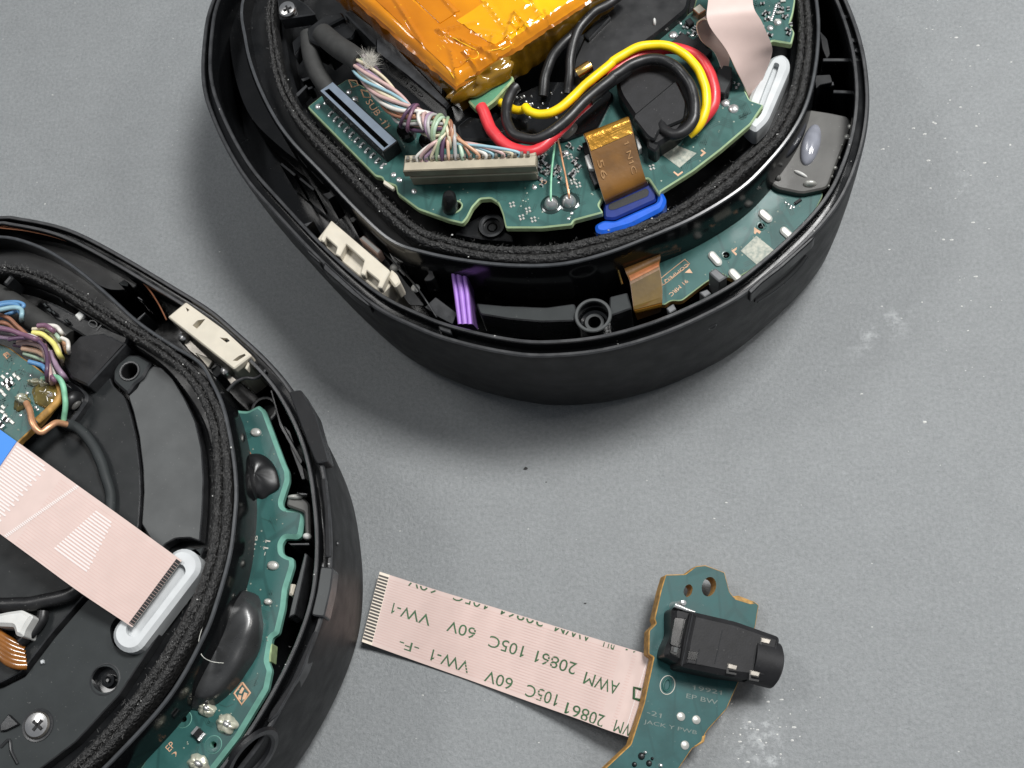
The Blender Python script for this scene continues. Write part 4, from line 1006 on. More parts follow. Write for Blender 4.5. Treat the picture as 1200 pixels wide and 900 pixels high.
    for X, Y, dg in ((775, 62, 0), (790, 8, 0), (765, 100, 20), (355, 205, -40), (345, 218, -40)): smd(*P('C', X, Y)[0], ZB, dg, .62, .34, .25, b1, 'pad_tin', None, 'solder_pad')
    for k in range(9): dot(*P('C', 735+3*k, 95-9*k)[0], ZB, .17, b1)
    for X, Y in ((160, 480), (205, 540), (235, 505), (260, 550), (815, 305), (460, 320), (445, 372), (470, 388), (430, 255), (290, 300), (310, 240), (320, 330)):
        cx_, cy_ = P('E', X, Y)[0]
        for dx, dy in ((-2.2, -1.3), (1.6, -2.4), (-1.2, 2.2), (2.4, 1.2)): smd(cx_+dx, cy_+dy, ZB, 35+X % 30, .30, .24, .10, b1, 'pad_tin', None, 'solder_pad')
    for X, Y, dg in ((300, 260, 30), (330, 300, 40), (350, 335, 30), (295, 285, -20), (400, 250, 50), (470, 300, 40), (440, 345, 40), (285, 240, 20), (320, 215, 20)): smd(*P('E', X, Y)[0], ZB, dg, .75, .4, .3, b1)
    for X, Y, r_ in ((412, 238, .42), (440, 258, .2), (265, 400, .28), (440, 520, .2), (425, 545, .2), (378, 375, .15)): dot(*P('E', X, Y)[0], ZB, r_, b1)
    rq = random.Random(12)
    for k in range(34):
        X, Y = rq.uniform(275, 490), rq.uniform(195, 395)
        if abs(X-345) < 22 or abs(X-(375+(Y-190)*.22)) < 22: continue
        smd(*P('E', X, Y)[0], ZB, rq.choice((35, 125)), rq.choice((.45, .6, .8)), rq.choice((.25, .32, .4)), .25, b1)
    for k in range(16):
        X, Y = rq.uniform(690, 830), rq.uniform(20, 175); smd(*P('C', X, Y)[0], ZB, rq.choice((0, 90, 30)), rq.choice((.45, .7)), .3, .25, b1)
    for k in range(14):
        X, Y = rq.uniform(280, 420), rq.uniform(120, 250); smd(*P('C', X, Y)[0], ZB, rq.choice((40, 130)), rq.choice((.45, .7)), .3, .25, b1)
    text('printed_text', '-D', P('E', 290, 392)[0], P('E', 328, 378)[0], 5.5, ZB, 'print_gold', b1)
    plate('marking_patch', P('E', 858, 240, 915, 193, 1025, 238, 945, 306), ZB+.04, .04, 'silver_patch', b1, ch=0)
    for q in (P('E', 838, 228, 820, 245, 836, 258, 830, 262, 812, 246, 830, 226), P('E', 1050, 220, 1070, 236, 1048, 254, 1042, 248, 1056, 236, 1044, 226), P('E', 920, 322, 938, 336, 958, 322, 962, 328, 938, 346, 916, 328)):
        plate('printed_mark', q, ZB+.04, .04, 'print_gold', b1, ch=0)
    for x, y in P('D', 485, 338, 515, 365, 580, 415, 1145, 398): dot(x, y, ZB, .32, b1)
    traces([(372, 125), (405, 98), (430, 102), (470, 150), (520, 160), (640, 168), (700, 232), (700, 248), (665, 256), (600, 262), (590, 240), (560, 228), (540, 256), (500, 246), (470, 222)], ZB, 60, b1, seed=3)
    traces([(765, 52), (812, 18), (840, -30), (920, -30), (918, 45), (870, 118), (890, 124), (845, 172), (775, 220), (750, 190), (800, 165), (838, 130), (840, 100)], ZB, 55, b1, seed=5)
    traces([(790, 345), (830, 300), (880, 250), (930, 215), (955, 225), (900, 300), (850, 330)], 14.6, 45, b2, seed=6)
    text('printed_text', 'NSO', P('B', 140, 390)[0], P('B', 215, 455)[0], 5, 25.0, 'edge_black', R)
    crumbs = []
    for k in range(170):
        x, y = random.uniform(240, 1000), random.uniform(0, 420); l, nn = hit(bv, x, y)
        if l and l.z > 9 and nn.z > .5: crumbs.append((l, random.choice((.06, .09, .13))))
    crumb_mesh(crumbs, R)
    return R
cup_one()
# ------------------------------------------------------------------ lower left ear cup
def cup_two():
    rim = [(0, 252), (25, 254), (65, 262), (100, 275), (150, 302), (200, 332), (245, 360), (275, 385), (310, 417), (340, 452), (365, 498), (380, 545), (388, 600), (390, 650), (385, 700), (371, 748), (347, 802), (314, 860),
           (285, 900), (235, 960), (165, 1010), (75, 1040), (-40, 1045), (-160, 1010), (-250, 930), (-300, 820), (-318, 680), (-300, 520), (-245, 390), (-160, 302), (-75, 262)]
    cw = [(0, 314, 17), (50, 326, 20), (100, 354, 22), (150, 385, 22), (193, 412, 22), (222, 436, 24), (243, 467, 26), (255, 500, 27), (260, 550, 28), (259, 600, 30), (254, 648, 30), (236, 702, 30), (207, 757, 30), (163, 822, 30), (110, 882, 28), (45, 935, 26),
          (-40, 955, 24), (-130, 930, 22), (-205, 860, 22), (-240, 760, 22), (-248, 650, 22), (-235, 530, 22), (-190, 430, 20), (-120, 350, 18), (-55, 318, 17)]
    edge = [(0, 278), (45, 288), (85, 310), (125, 342), (165, 378), (205, 405), (237, 425), (252, 448), (266, 480), (277, 532), (281, 575), (279, 612), (273, 655), (257, 712), (242, 750), (204, 817), (142, 887), (95, 930), (40, 965), (-40, 978), (-140, 952), (-220, 875), (-260, 765), (-268, 650), (-255, 520),
            (-208, 415), (-130, 330), (-60, 290)]
    gin = [(0, 322), (50, 336), (100, 365), (150, 396), (184, 420), (206, 445), (226, 475), (238, 505), (244, 545), (243, 600), (238, 645), (216, 700), (186, 752), (142, 818), (92, 872), (35, 918), (-40, 938), (-120, 914), (-190, 850), (-224, 755), (-232, 650), (-220, 535), (-178, 440), (-112, 364), (-50, 330)]
    c3 = W(25, 640, 20); cen = Vector((c3.x, c3.y))
    R = root('headphone_ear_cup', 'opened black headphone ear cup with pink ribbon ending in a white slot on grey plates', 'ear cup', (c3.x, c3.y, 0), 'opened headphone ear cups')
    shell, rc = build_shell(R, rim, cen)
    baf, be, bg_ = build_baffle(R, edge, gin, cen, zfloor=18.4, push=.0)
    build_gasket(R, cw)
    bv = bvh_of(shell)
    def rim_block(px, z=20.7, th=2.2, m='shell_black', name='rim_clip'): plate(name, px, z, th, [m, 'edge_black'], shell, r=3.5, ch=.14)
    rim_block(P('c', 632, 555, 690, 545, 760, 660, 822, 880, 762, 892, 700, 740)); rim_block(P('d', 782, 655, 842, 660, 830, 760, 800, 892, 738, 884, 765, 770), 20.6, m='plate_grey')
    rim_block(P('d', 782, 242, 808, 240, 822, 380, 832, 608, 803, 612, 800, 400), 20.3); rim_block(P('f', 905, 262, 925, 256, 860, 440, 740, 650, 690, 690, 705, 640, 800, 500), 20.3)
    l, nn = hit(bv, 296, 888)
    if l: lathe('jack_hole', l+nn*.05, [(3.6, -.3), (3.4, .05), (2.9, .10), (2.6, -.1), (2.3, -.5), (2.1, -1.4), (0, -1.5)], ['shell_black', 'edge_black', 'hole_black'], shell, 36, nrm=nn, fm=[0, 1, 1, 0, 2, 2])
    l, nn = hit(bv, 395, 637)
    if l: dome('dent_speck', l, Vector((.25, .1)), Vector((-.1, .3)), .2, 'edge_black', shell)
    # --- plates inside
    pa = [(150, 464), (160, 455), (170, 436), (180, 428), (190, 431), (203, 444), (217, 468), (229, 494), (236, 525), (238.5, 560), (237, 600), (234, 634), (222, 630), (205, 631), (193, 638), (186, 648), (166, 614), (168.5, 578), (167.5, 550), (163, 512), (156, 482)]
    plate('cover_plate', pa, 20.4, 1.6, ['plate_grey', 'edge_black'], R, r=2, ch=.12)
    ph = [circ(152, 435, 10.5, 22)]
    bp_ = plate('mount_ear', P('b', 530, 185, 528, 140, 548, 105, 600, 62, 650, 62, 712, 98, 690, 130, 670, 170, 630, 200, 608, 232, 596, 245, 560, 215), 20.9, 2, ['plate_mid', 'edge_black'], R, r=3, holes=ph, ch=.25)
    lathe('ear_bushing', W(152, 435, 20.95), [(1.25, 0), (1.2, .12), (1.02, .12), (.95, 0), (.92, -2)], ['edge_black', 'hole_black'], bp_, 26, fm=[0, 0, 0, 1])
    pb = [(106, 453), (126, 434), (131, 450), (145, 464), (152, 484), (159, 512), (163.5, 550), (164.5, 578), (162, 616), (148, 650), (98, 698), (60, 742), (25, 787), (0, 800), (-60, 815), (-150, 800), (-195, 700), (-180, 560), (-120, 470), (-30, 440), (40, 450), (75, 462)]
    plate('driver_cover', pb, 20.1, 1.6, ['plate_dark', 'edge_black'], R, r=3, ch=.12)
    pc = [(103, 702), (140, 664), (165, 622), (184, 652), (240, 640), (234, 655), (212, 699), (183, 748), (139, 815), (88, 870), (30, 914), (-45, 932), (-118, 908), (-185, 845), (-190, 800), (-150, 812), (-60, 825), (3, 806), (29, 793), (64, 747)]
    cap_hole = fillet([(128, 735), (137, 722), (150, 718), (205, 650), (222, 640), (236, 648), (236, 665), (170, 755), (150, 766), (132, 757)], 9)
    rec = circ(*P('m', 503, 475)[0], 15.5, 26)
    plC = plate('base_plate', pc, 20.1, 1.6, ['plate_mid', 'edge_black'], R, r=2, holes=[cap_hole, rec], ch=.12)
    q0 = W(*P('m', 503, 475)[0], 20.1)
    lathe('recess_cup', q0, [(1.72, .02), (1.58, .06), (1.5, -.2), (1.42, -1.1), (.75, -1.15), (.70, -.7), (.42, -.65), (.38, -.9), (.2, -.95), (.16, -.6), (0, -.6)], ['edge_black', 'gloss_black'], R, 32, fm=[0, 0, 1, 1, 1, 1, 0, 1, 1, 1])
    # screw
    sx, sy = P('m', 182, 695)[0]
    lathe('screw', W(sx, sy, 20.1), [(1.75, .0), (1.72, .1), (1.5, .06), (1.42, .2), (1.25, .42), (.7, .55), (0, .6)], ['edge_black', 'dull_steel', 'steel'], R, 30, fm=[0, 0, 0, 1, 2, 2])
    for a in (.9, 2.47): share('screw_slot', unit_box(1.35, .34, .2, 'hole_black', .03), R, W(sx, sy, 20.56), a)
    plate('cross_mark', P('m', 0, 690, 40, 640, 92, 690, 30, 720, 0, 725), 20.5, .6, ['edge_black', 'satin_black'], R, r=1.5, ch=.1)
    tube('moulded_line', smooth([W(x, y, 20.15) for x, y in P('m', 5, 800, 45, 765, 55, 820, 85, 880)], 5), .18, 'edge_black', R, 6)
    # --- white slot frame and ribbon
    def capsule(x0, y0, x1, y1, r, n=12):
        a = math.atan2(y1-y0, x1-x0); return [(x1+r*math.cos(a-math.pi/2+math.pi*i/n), y1+r*math.sin(a-math.pi/2+math.pi*i/n)) for i in range(n+1)]+[(x0+r*math.cos(a+math.pi/2+math.pi*i/n), y0+r*math.sin(a+math.pi/2+math.pi*i/n)) for i in range(n+1)]
    ws = plate('white_slot_frame', capsule(151, 744, 214, 662, 20), 21.6, 2.4, ['slot_white', 'slot_white'], R, holes=[capsule(156, 738, 209, 669, 8.5)], ch=.45)
    plate('slot_lining', capsule(156, 738, 209, 669, 9.5), 20.9, 1.2, ['slot_white', 'slot_white'], ws)
    rows = [(W(-52, 467, 25.0), W(-108, 549, 25.0)), (W(22, 519, 24.4), W(-34, 601, 24.4)), (W(90, 568, 24.2), W(32, 649, 24.2)), (W(150, 611, 23.6), W(92, 693, 23.6)), (W(213, 657, 22.0), W(155, 735, 22.0))]
    rb, S = ribbon('pink_ribbon', rows, R, .18, 'ribbon_pink', 'ribbon_back', 8, 9)
    on_ribbon('contact_band', S, .968, 1.0, .02, .98, 'contact_black', rb, .05)
    for k in range(24):
        v = .03+.94*(k+.5)/24
        on_ribbon('contact_gap', S, .970, .999, v+.014, v+.019, 'ribbon_back', rb, .07, 1)
    on_ribbon('end_lip', S, .999, 1.0, .0, 1, 'ribbon_edge', rb, .04, 1)
    ng = 24
    for k in range(ng):
        v = .03+.94*(k+.5)/ng; w = .010
        e0 = .25; e1 = .368-.03*(k/ng)+.012*(k % 2)
        on_ribbon('foil_line', S, e0, e1, v-w, v+w, 'ribbon_line', rb, .05, 3)
        if 1 < k < 19:
            on_ribbon('foil_line', S, .62-.003*(k-2), .70+.002*(k-2)+.005*(k % 2), v-w, v+w, 'ribbon_line', rb, .05, 3)
        on_ribbon('pressed_groove', S, .44, .965, v-.004+.02, v+.004+.02, 'ribbon_groove', rb, .012, 10)
    V, F = [], []
    for k in range(42):
        v = .005+.99*k/42; uu = .505-.11*(k/42); k0 = len(V)
        V += [S(uu-.006, v, .05), S(uu+.006, v+.002, .05), S(uu+.008, v+.017, .05), S(uu-.004, v+.015, .05)]; F.append((k0, k0+1, k0+2, k0+3))
    mesh('dashed_mark', V, F, 'ribbon_line', rb, sm=False)
    on_ribbon('blue_stiffener', S, .15, .243, .0, 1.0, 'blue_tape', rb, .12, 4)
    # --- left board, flux and joints
    lb = [(-75, 370), (0, 403), (9, 406), (56, 440), (72, 452), (70, 466), (60, 478), (47, 494), (22, 517), (0, 545), (-70, 560), (-110, 470)]
    b3 = plate('circuit_board', lb, 23.2, 1.0, ['board_green', 'board_edge_tan'], R, r=4, ch=.12, rim='board_edge_tan', label='green circuit board corner with brown flux and a tan edge')
    def Pl(x, y): return P('l', x, y)[0]
    pdome('flux_pool', *Pl(400, 460), 23.2, 17, .5, 'flux', b3, r2=15, rot=.8, wob=.3)
    pdome('flux_pool', *Pl(190, 540), 23.2, 12, .45, 'flux', b3, r2=8, rot=2.2, wob=.3)
    pdome('solder_joint', *Pl(205, 520), 23.4, 8, 1.0, 'old_solder', b3, r2=6, rot=.5, wob=.5)
    pdome('solder_joint', *Pl(310, 360), 23.4, 9, .7, 'old_solder', b3, r2=3.5, rot=-.15, wob=.6)
    pdome('solder_joint', *Pl(400, 370), 23.4, 6, .9, 'old_solder', b3, r2=4, rot=-.5, wob=.6)
    pdome('solder_joint', *Pl(450, 480), 23.4, 5, .6, 'solder', b3, r2=2.6, rot=-.8, wob=.4)
    tube('board_lip', smooth([W(*Pl(x, y), 23.35) for x, y in ((520, 380), (535, 450), (500, 530), (440, 600), (330, 700))], 5), [.45]*21, 'board_edge_tan', b3, 8)
    wire('copper_wire', [(*Pl(230, 540), 24), (*Pl(265, 620), 24.4), (*Pl(285, 720), 24.6), (*Pl(355, 795), 24.3), (*Pl(430, 755), 24), (*Pl(500, 715), 23.4), (*Pl(590, 730), 22.4)], .38, 'copper_wire', R)
    wire('green_wire', [(*Pl(370, 330), 24), (*Pl(440, 315), 24.5), (*Pl(510, 320), 24.6), (*Pl(555, 390), 24.4), (*Pl(570, 480), 24), (*Pl(575, 570), 23.6), (*Pl(562, 690), 22.6)], .33, 'green_wire', R, 6, 7)
    for x, y, dg in ((30, 315, 40), (70, 345, 40), (110, 370, 40), (40, 380, 40), (75, 415, 40), (40, 470, 40), (130, 300, 50), (165, 325, 50), (15, 440, 40), (20, 620, 30), (50, 655, 40), (90, 695, 40), (110, 712, 40), (30, 580, 40)):
        smd(*Pl(x, y), 23.2, dg, .62, .36, .14, b3, 'pad_tin', None, 'solder_pad')
    for x, y, dg in ((90, 350, 140), (55, 365, 140), (95, 385, 140), (60, 690, 30), (20, 740, 45)): smd(*Pl(x, y), 23.2, dg, .8, .42, .35, b3)
    for x, y in ((237, 455), (180, 650), (60, 285), (270, 300), (330, 600), (310, 580)): dot(*Pl(x, y), 23.2, .2, b3)
    fr = [W(*Pl(x, y), 23.24) for x, y in ((30, 115), (60, 98), (90, 125), (62, 152))]; tube('printed_frame', fr+[fr[0]], .1, 'print_gold', b3, 4)
    text('printed_text', 'B', Pl(48, 138), Pl(68, 118), 3, 23.2, 'print_gold', b3)
    # rounded tray beside the board
    plate('tray', P('l', 470, 310, 545, 300, 600, 320, 720, 400, 770, 470, 765, 520, 680, 640, 600, 745, 540, 760, 480, 700, 520, 560, 540, 430), 21.4, 2.4, ['gloss_black', 'edge_black'], R, r=5, ch=.3)
    pdome('glue_blob', *Pl(650, 530), 21.4, 13, 1.4, 'silicone_black', R, r2=8, rot=-.9)
    pdome('glue_glint', *Pl(672, 565), 22.2, 7, .5, 'film_grey', R, r2=2.6, rot=-.8)
    plate('black_box', P('a', 372, 655, 480, 640, 590, 690, 410, 888, 330, 850, 280, 752), 22.4, 3, ['matte_black', 'edge_black'], R, r=1.5, ch=.22)
    plate('long_strip', P('a', 195, 505, 235, 495, 330, 545, 600, 660, 590, 690, 480, 715, 370, 640, 260, 575), 21.6, 2.6, ['satin_black', 'edge_black'], R, r=2, ch=.2)
    text('moulded_text', 'OI', P('a', 405, 600)[0], P('a', 455, 632)[0], 8, 21.65, 'edge_black', R)
    plate('strip_pad', P('k', 870, 390, 930, 345, 985, 385, 925, 455), 21.9, .6, ['white_plastic', 'white_plastic'], R, r=1, ch=.1)
    plate('strip_tab', P('a', 485, 685, 515, 652, 522, 660, 495, 692), 22, .8, ['edge_black', 'edge_black'], R, ch=.05)
    for x, y, w_ in ((53, 357, 4), (58, 363, 5), (63, 366, 4), (78, 376, 4), (72, 351, 3)): plate('strip_tab', [(x-w_, y-1), (x, y-3), (x+w_*.8, y+2), (x, y+3)], 22.2, .8, ['plate_mid', 'satin_black'], R, r=1, ch=.1)
    plate('corner_peg', P('a', 10, 405, 45, 365, 62, 380, 30, 418), 24, 3, ['edge_black', 'satin_black'], R, r=2, ch=.2)
    tube('cable_jacket', smooth([W(-40, 330, 21.6), W(5, 351, 21.8), W(40, 375, 21.6), W(80, 400, 20.8)], 6), 1.45, 'cable_grey', R, 16)
    # --- strand bundle
    bundles = [('blue', [(-30, 362), (4, 355), (20, 354), (28, 358), (20, 364), (0, 372)]), ('sky', [(-20, 368), (10, 361), (24, 362), (25, 372)]), ('blue', [(-30, 368), (0, 358), (18, 357), (24, 366)]),
               ('brown', [(-30, 366), (5, 370), (20, 382), (34, 394), (44, 400)]), ('brown', [(-30, 376), (4, 378), (18, 386), (34, 396)]), ('plum', [(-20, 383), (8, 386), (26, 392), (44, 398)]),
               ('white', [(-20, 382), (6, 385), (22, 391), (38, 394), (46, 400)]), ('mauve', [(-20, 392), (8, 396), (24, 396), (42, 396)]), ('grey', [(-20, 390), (10, 394), (28, 394), (44, 398)]),
               ('purple', [(10, 398), (30, 396), (46, 400), (55, 415), (55, 440)]), ('pink', [(20, 402), (36, 402), (50, 408), (56, 425), (60, 445)]), ('salmon', [(26, 408), (44, 412), (54, 418)]), ('mint', [(28, 414), (46, 420), (54, 424)]), ('blue', [(34, 424), (48, 428), (54, 434)]),
               ('lemon', [(38, 390), (50, 392), (62, 402), (70, 416)]), ('cream', [(38, 386), (54, 387), (66, 400), (71, 418)]), ('white', [(48, 398), (56, 410), (62, 425), (66, 445)]), ('plum', [(44, 382), (54, 382), (62, 388)]), ('mint', [(54, 386), (64, 391), (70, 398)]),
               ('white', [(56, 382), (66, 383), (72, 390)]), ('orange', [(68, 396), (75, 402), (78, 410)]), ('white', [(72, 396), (79, 400), (80, 410)]), ('plum', [(52, 404), (56, 420), (58, 436), (64, 446)]), ('mauve', [(60, 412), (66, 428), (74, 440)]), ('purple', [(16, 404), (34, 408), (48, 420), (54, 436)])]
    for i, (cname, pts) in enumerate(bundles):
        ex, ey = pts[-1][0]+(pts[-1][0]-pts[-2][0])*.5, pts[-1][1]+(pts[-1][1]-pts[-2][1])*.5
        wire('strand', [(x, y, 24.2+.55*((i*7) % 4)-(.5 if i > 9 else 0)) for x, y in pts]+[(ex, ey, 20.6)], .25+.04*(i % 3), 'strand_'+cname, R, 6, 7)
    # --- black tubes, white plug, amber wires
    wire('black_tube', [(74, 494, 21.0), (92, 503, 21), (110, 524, 20.9), (122, 552, 20.8), (129, 580, 20.6), (128, 615, 20.6)], .62, 'plate_mid', R)
    wire('black_tube', [(-30, 706, 21), (0, 708, 21.2), (30, 708, 21.3), (55, 704, 21.2), (80, 697, 21), (104, 682, 20.8)], .8, 'wire_black', R)
    wire('black_tube', [*[(x, y, 20.8) for x, y in P('m', 205, 150, 195, 190, 150, 250, 100, 300)]], .62, 'wire_black', R)
    plate('white_plug', P('m', -60, 170, 30, 150, 100, 140, 155, 170, 115, 235, 105, 270, 70, 262, 60, 220, -60, 215), 23, 3, ['white_plastic', 'white_plastic'], R, r=3, ch=.35)
    for k in range(6):
        x0, y0 = P('m', -30+k*4, 230+k*24)[0]; wire('amber_wire', [(x0-20, y0-18, 21.2), (x0, y0, 21.4), (x0+16, y0+13, 21.2), (x0+34, y0+22-k*1.5, 20.5)], .45, 'amber_wire', R, 5, 7)
    plate('pale_chip', P('m', 190, 385, 205, 378, 208, 395, 194, 402), 20.5, .5, ['slot_white', 'slot_white'], R, r=.8)
    # --- trough board
    tb = [(245, 470)]+P('c', 360, 630, 400, 640, 440, 642, 490, 614, 522, 640, 610, 880)+P('d', 630, 205, 632, 250, 600, 350, 604, 372, 622, 382, 685, 384, 708, 402, 704, 440, 690, 510, 672, 524, 615, 520, 598, 548, 600, 588, 622, 604, 652, 612, 654, 650, 620, 760)
    tb += P('f', 770, 150, 742, 268, 712, 288, 694, 395, 710, 440, 692, 530, 560, 750, 440, 905)+[(215, 935), (150, 930), (180, 860), (230, 770), (250, 700), (258, 600)]
    hole_px = [P('f', 440, 790)[0], P('f', 300, 670)[0]]
    b2 = plate('circuit_board', tb, 15.0, 1.1, ['board_green_dark', 'board_edge_teal'], R, r=3, holes=[circ(x, y, 4.0, 16) for x, y in hole_px], ch=.45, rim='board_edge_teal', label='green circuit board with a pale teal rim under black silicone lumps')
    Z = 15.0
    for x, y in hole_px: lathe('board_hole', W(x, y, Z), [(.95, .0), (.9, .05), (.75, .06), (.42, .02), (.40, -1)], ['board_edge_teal', 'board_green', 'hole_black'], b2, 20, fm=[0, 1, 1, 2])
    for x, y, r_ in ((*P('c', 480, 748)[0], 6.5), (*P('d', 560, 652)[0], 7), (*P('d', 537, 822)[0], 5)):
        pdome('solder_pad', x, y, Z, r_, .4, 'pad_tin', b2, r2=r_*.8, power=.6)
    for x, y, r_ in ((*P('f', 410, 620)[0], 11), (*P('f', 505, 695)[0], 13), (*P('f', 372, 880)[0], 13)):
        pdome('solder_joint', x, y, Z, r_, .8, 'old_solder', b2, r2=r_*.85, rot=.7, wob=.32, nu=40); pdome('joint_core', x, y, Z+.45, r_*.45, .6, 'solder', b2, r2=r_*.35, rot=.7)
    smd(*P('f', 378, 742)[0], Z, 40, 1.3, .9, .6, b2, 'silicone_black', 'solder'); smd(*P('f', 588, 430)[0], Z, 40, .4, .3, .2, b2, 'pad_tin', None, 'solder_pad')
    text('printed_text', 'JACK L PWB', P('d', 440, 780)[0], P('d', 496, 512)[0], 6.5, Z, 'print_pale', b2); text('printed_text', '-11', P('d', 528, 605)[0], P('d', 548, 535)[0], 6.5, Z, 'print_pale', b2)
    text('printed_text', 'EP', P('f', 235, 825)[0], P('f', 262, 795)[0], 8, Z, 'print_gold', b2); text('printed_text', ')', P('f', 262, 850)[0], P('f', 275, 830)[0], 6, Z, 'print_gold', b2)
    q = P('f', 575, 500, 612, 548, 572, 602, 537, 550); fr = [W(x, y, Z+.03) for x, y in q]; tube('printed_frame', fr+[fr[0]], .13, 'print_gold', b2, 4)
    for qq in (P('f', 560, 548, 575, 520, 585, 528, 572, 552), P('f', 575, 575, 585, 545, 600, 550, 590, 580), P('f', 556, 556, 572, 560, 568, 582, 558, 575)): plate('printed_mark', qq, Z+.04, .04, 'print_gold', b2, ch=0)
    q = P('f', 540, 482, 552, 490, 525, 535, 505, 528); fr = [W(x, y, Z+.03) for x, y in q]; tube('printed_frame', fr+[fr[0]], .11, 'print_gold', b2, 4)
    plate('printed_mark', P('d', 415, 120, 440, 95, 460, 130, 445, 138, 436, 122, 425, 160), Z+.04, .04, 'copper', b2, ch=0); plate('printed_mark', P('c', 388, 722, 398, 705, 410, 724), Z+.04, .04, 'print_gold', b2, ch=0)
    traces([(275, 485), (305, 480), (328, 545), (322, 590), (345, 605), (320, 640), (330, 690), (308, 770), (302, 805), (240, 890), (200, 890), (270, 800), (280, 600)], Z, 70, b2, seed=8)
    traces([(-20, 400), (5, 410), (50, 442), (30, 500), (0, 530), (-30, 520)], 23.2, 30, b3, seed=9)
    # silicone lumps
    pdome('silicone_lump', 302, 558, Z, 27, 1.1, 'silicone_black', b2, r2=25, rot=.9, wob=.14, nu=36, nv=12, power=.8)
    pdome('silicone_lump', *P('d', 455, 250)[0], Z, 24, 2.4, 'silicone_black', b2, r2=9, rot=1.35, wob=.05, nu=30, nv=10)
    pdome('silicone_lump', 264, 762, Z-.2, 76, 2.6, 'silicone_grey', b2, r2=36, rot=2.06, wob=.12, nu=44, nv=14, power=.42)
    wire('hair', [(*P('f', 405, 195)[0], 22), (*P('f', 372, 300)[0], 22.2), (*P('f', 385, 370)[0], 22), (*P('f', 430, 400)[0], 21.2), (*P('f', 488, 408)[0], 20.3)], .05, 'pad_tin', R, 6, 5)
    # --- cream socket, steel spring, pins
    base = P('c', 150, 135, 65, 205, 375, 450, 460, 385, 330, 265)
    so = plate('white_socket', base, 20.2, 8, 'cream_plastic', R, r=2, ch=.12)
    holes = [P('c', 182, 245, 205, 222, 243, 215, 205, 262), P('c', 310, 302, 345, 305, 358, 318, 342, 326), P('c', 370, 410, 400, 388, 426, 378, 432, 386, 392, 412), P('c', 150, 160, 168, 172, 158, 182)]
    plate('socket_step', base, 21.3, 1.05, 'cream_plastic', so, r=2, holes=holes, ch=.15)
    plate('socket_cheek', P('c', 448, 398, 466, 392, 436, 452, 426, 445), 20.6, 1, 'cream_plastic', so, ch=.1)
    plate('steel_spring', P('c', 118, 305, 150, 290, 280, 415, 258, 445, 210, 400, 165, 365), 17.8, .6, ['dull_steel', 'dull_steel'], R, r=2, ch=.12)
    plate('steel_spring', P('c', 190, 370, 255, 395, 278, 412, 256, 447), 18.3, .4, ['cream_plastic', 'dull_steel'], R, r=2, ch=.1)
    plate('steel_spring', P('c', 322, 470, 345, 462, 395, 500, 362, 525), 17.5, .6, ['dull_steel', 'dull_steel'], R, r=2, ch=.12)
    for x, y in (P('c', 147, 310)[0], P('c', 343, 466)[0]): lathe('steel_pin', W(x, y, 17.6), [(.62, -1), (.62, .5), (.5, .72), (.25, .85), (0, .88)], 'steel', R, 18)
    plate('dark_clip', P('c', 265, 450, 300, 430, 330, 460, 290, 490), 17, 4, ['plate_dark', 'edge_black'], R, r=2)
    # trough walls and clips on the right
    tube('arch_rim', smooth([W(x, y, 19) for x, y in P('c', 345, 552, 385, 512, 430, 492, 472, 494, 505, 478, 525, 455)], 6), .22, 'edge_black', R, 8)
    def fin(pts, z, th, m='edge_black', name='rib'): plate(name, pts, z, th, [m, 'gloss_black'], R, r=1, ch=.08)
    fin(P('c', 545, 550, 556, 545, 600, 700, 700, 880, 690, 900, 590, 720), 17, 4); fin(P('d', 600, -20, 640, 20, 700, 190, 712, 245, 695, 250, 640, 100), 16.6, 4)
    fin(P('d', 668, 308, 722, 310, 722, 322, 690, 322), 17.6, 4); fin(P('d', 630, 545, 732, 543, 732, 556, 640, 556), 17.6, 4)
    plate('clear_clip', P('d', 628, 330, 690, 318, 730, 360, 735, 530, 710, 535, 705, 400, 622, 370), 15.8, 3, ['film_grey', 'film_grey'], R, r=3, ch=.2)
    plate('cream_clip', P('d', 640, 735, 665, 738, 650, 790, 632, 788), 15.8, 2, ['cream_plastic', 'cream_plastic'], R, r=1.5, ch=.2)
    plate('steel_strip', P('d', 708, 590, 722, 600, 690, 760, 662, 880, 632, 895, 660, 770, 680, 700), 17.2, 3, ['plate_grey', 'edge_black'], R, r=1, ch=.1)
    plate('cream_clip', P('f', 695, 310, 715, 315, 708, 400, 698, 405), 14.6, 2, ['board_edge', 'board_edge'], R, r=1, ch=.1)
    pdome('clear_bead', *P('d', 720, 515)[0], 16, 5, .5, 'white_plastic', R, r2=4); pdome('clear_bead', *P('d', 665, 330)[0], 16, 9, .4, 'pad_tin', R, r2=3)
    lathe('trough_post', W(*P('c', 520, 640)[0], 14), [(1.7, -4), (1.7, 0), (1.55, .1), (1.3, .1), (1.2, -1.6), (0, -1.7)], ['gloss_black', 'edge_black', 'hole_black'], R, 26, fm=[0, 1, 1, 2, 2])
    plate('trough_wall', P('a', 0, 140, 100, 150, 260, 195, 400, 250, 560, 345, 640, 420, 520, 440, 400, 380, 280, 285, 130, 225, 0, 195), 15.5, 4, ['satin_black', 'gloss_black'], R, ch=.1, sm=4)
    tube('fine_thread', smooth([W(x, y, 20.2) for x, y in P('a', 0, 148, 140, 165, 300, 205, 460, 275, 600, 355, 680, 415, 740, 500, 780, 580)], 6), .09, 'copper', R, 5)
    for q in (P('a', 770, 470, 800, 448, 804, 458, 778, 482), P('a', 640, 475, 650, 468, 672, 486, 665, 492), P('a', 620, 590, 680, 540, 684, 548, 650, 585, 640, 600)):
        fin(q, 18, 4)
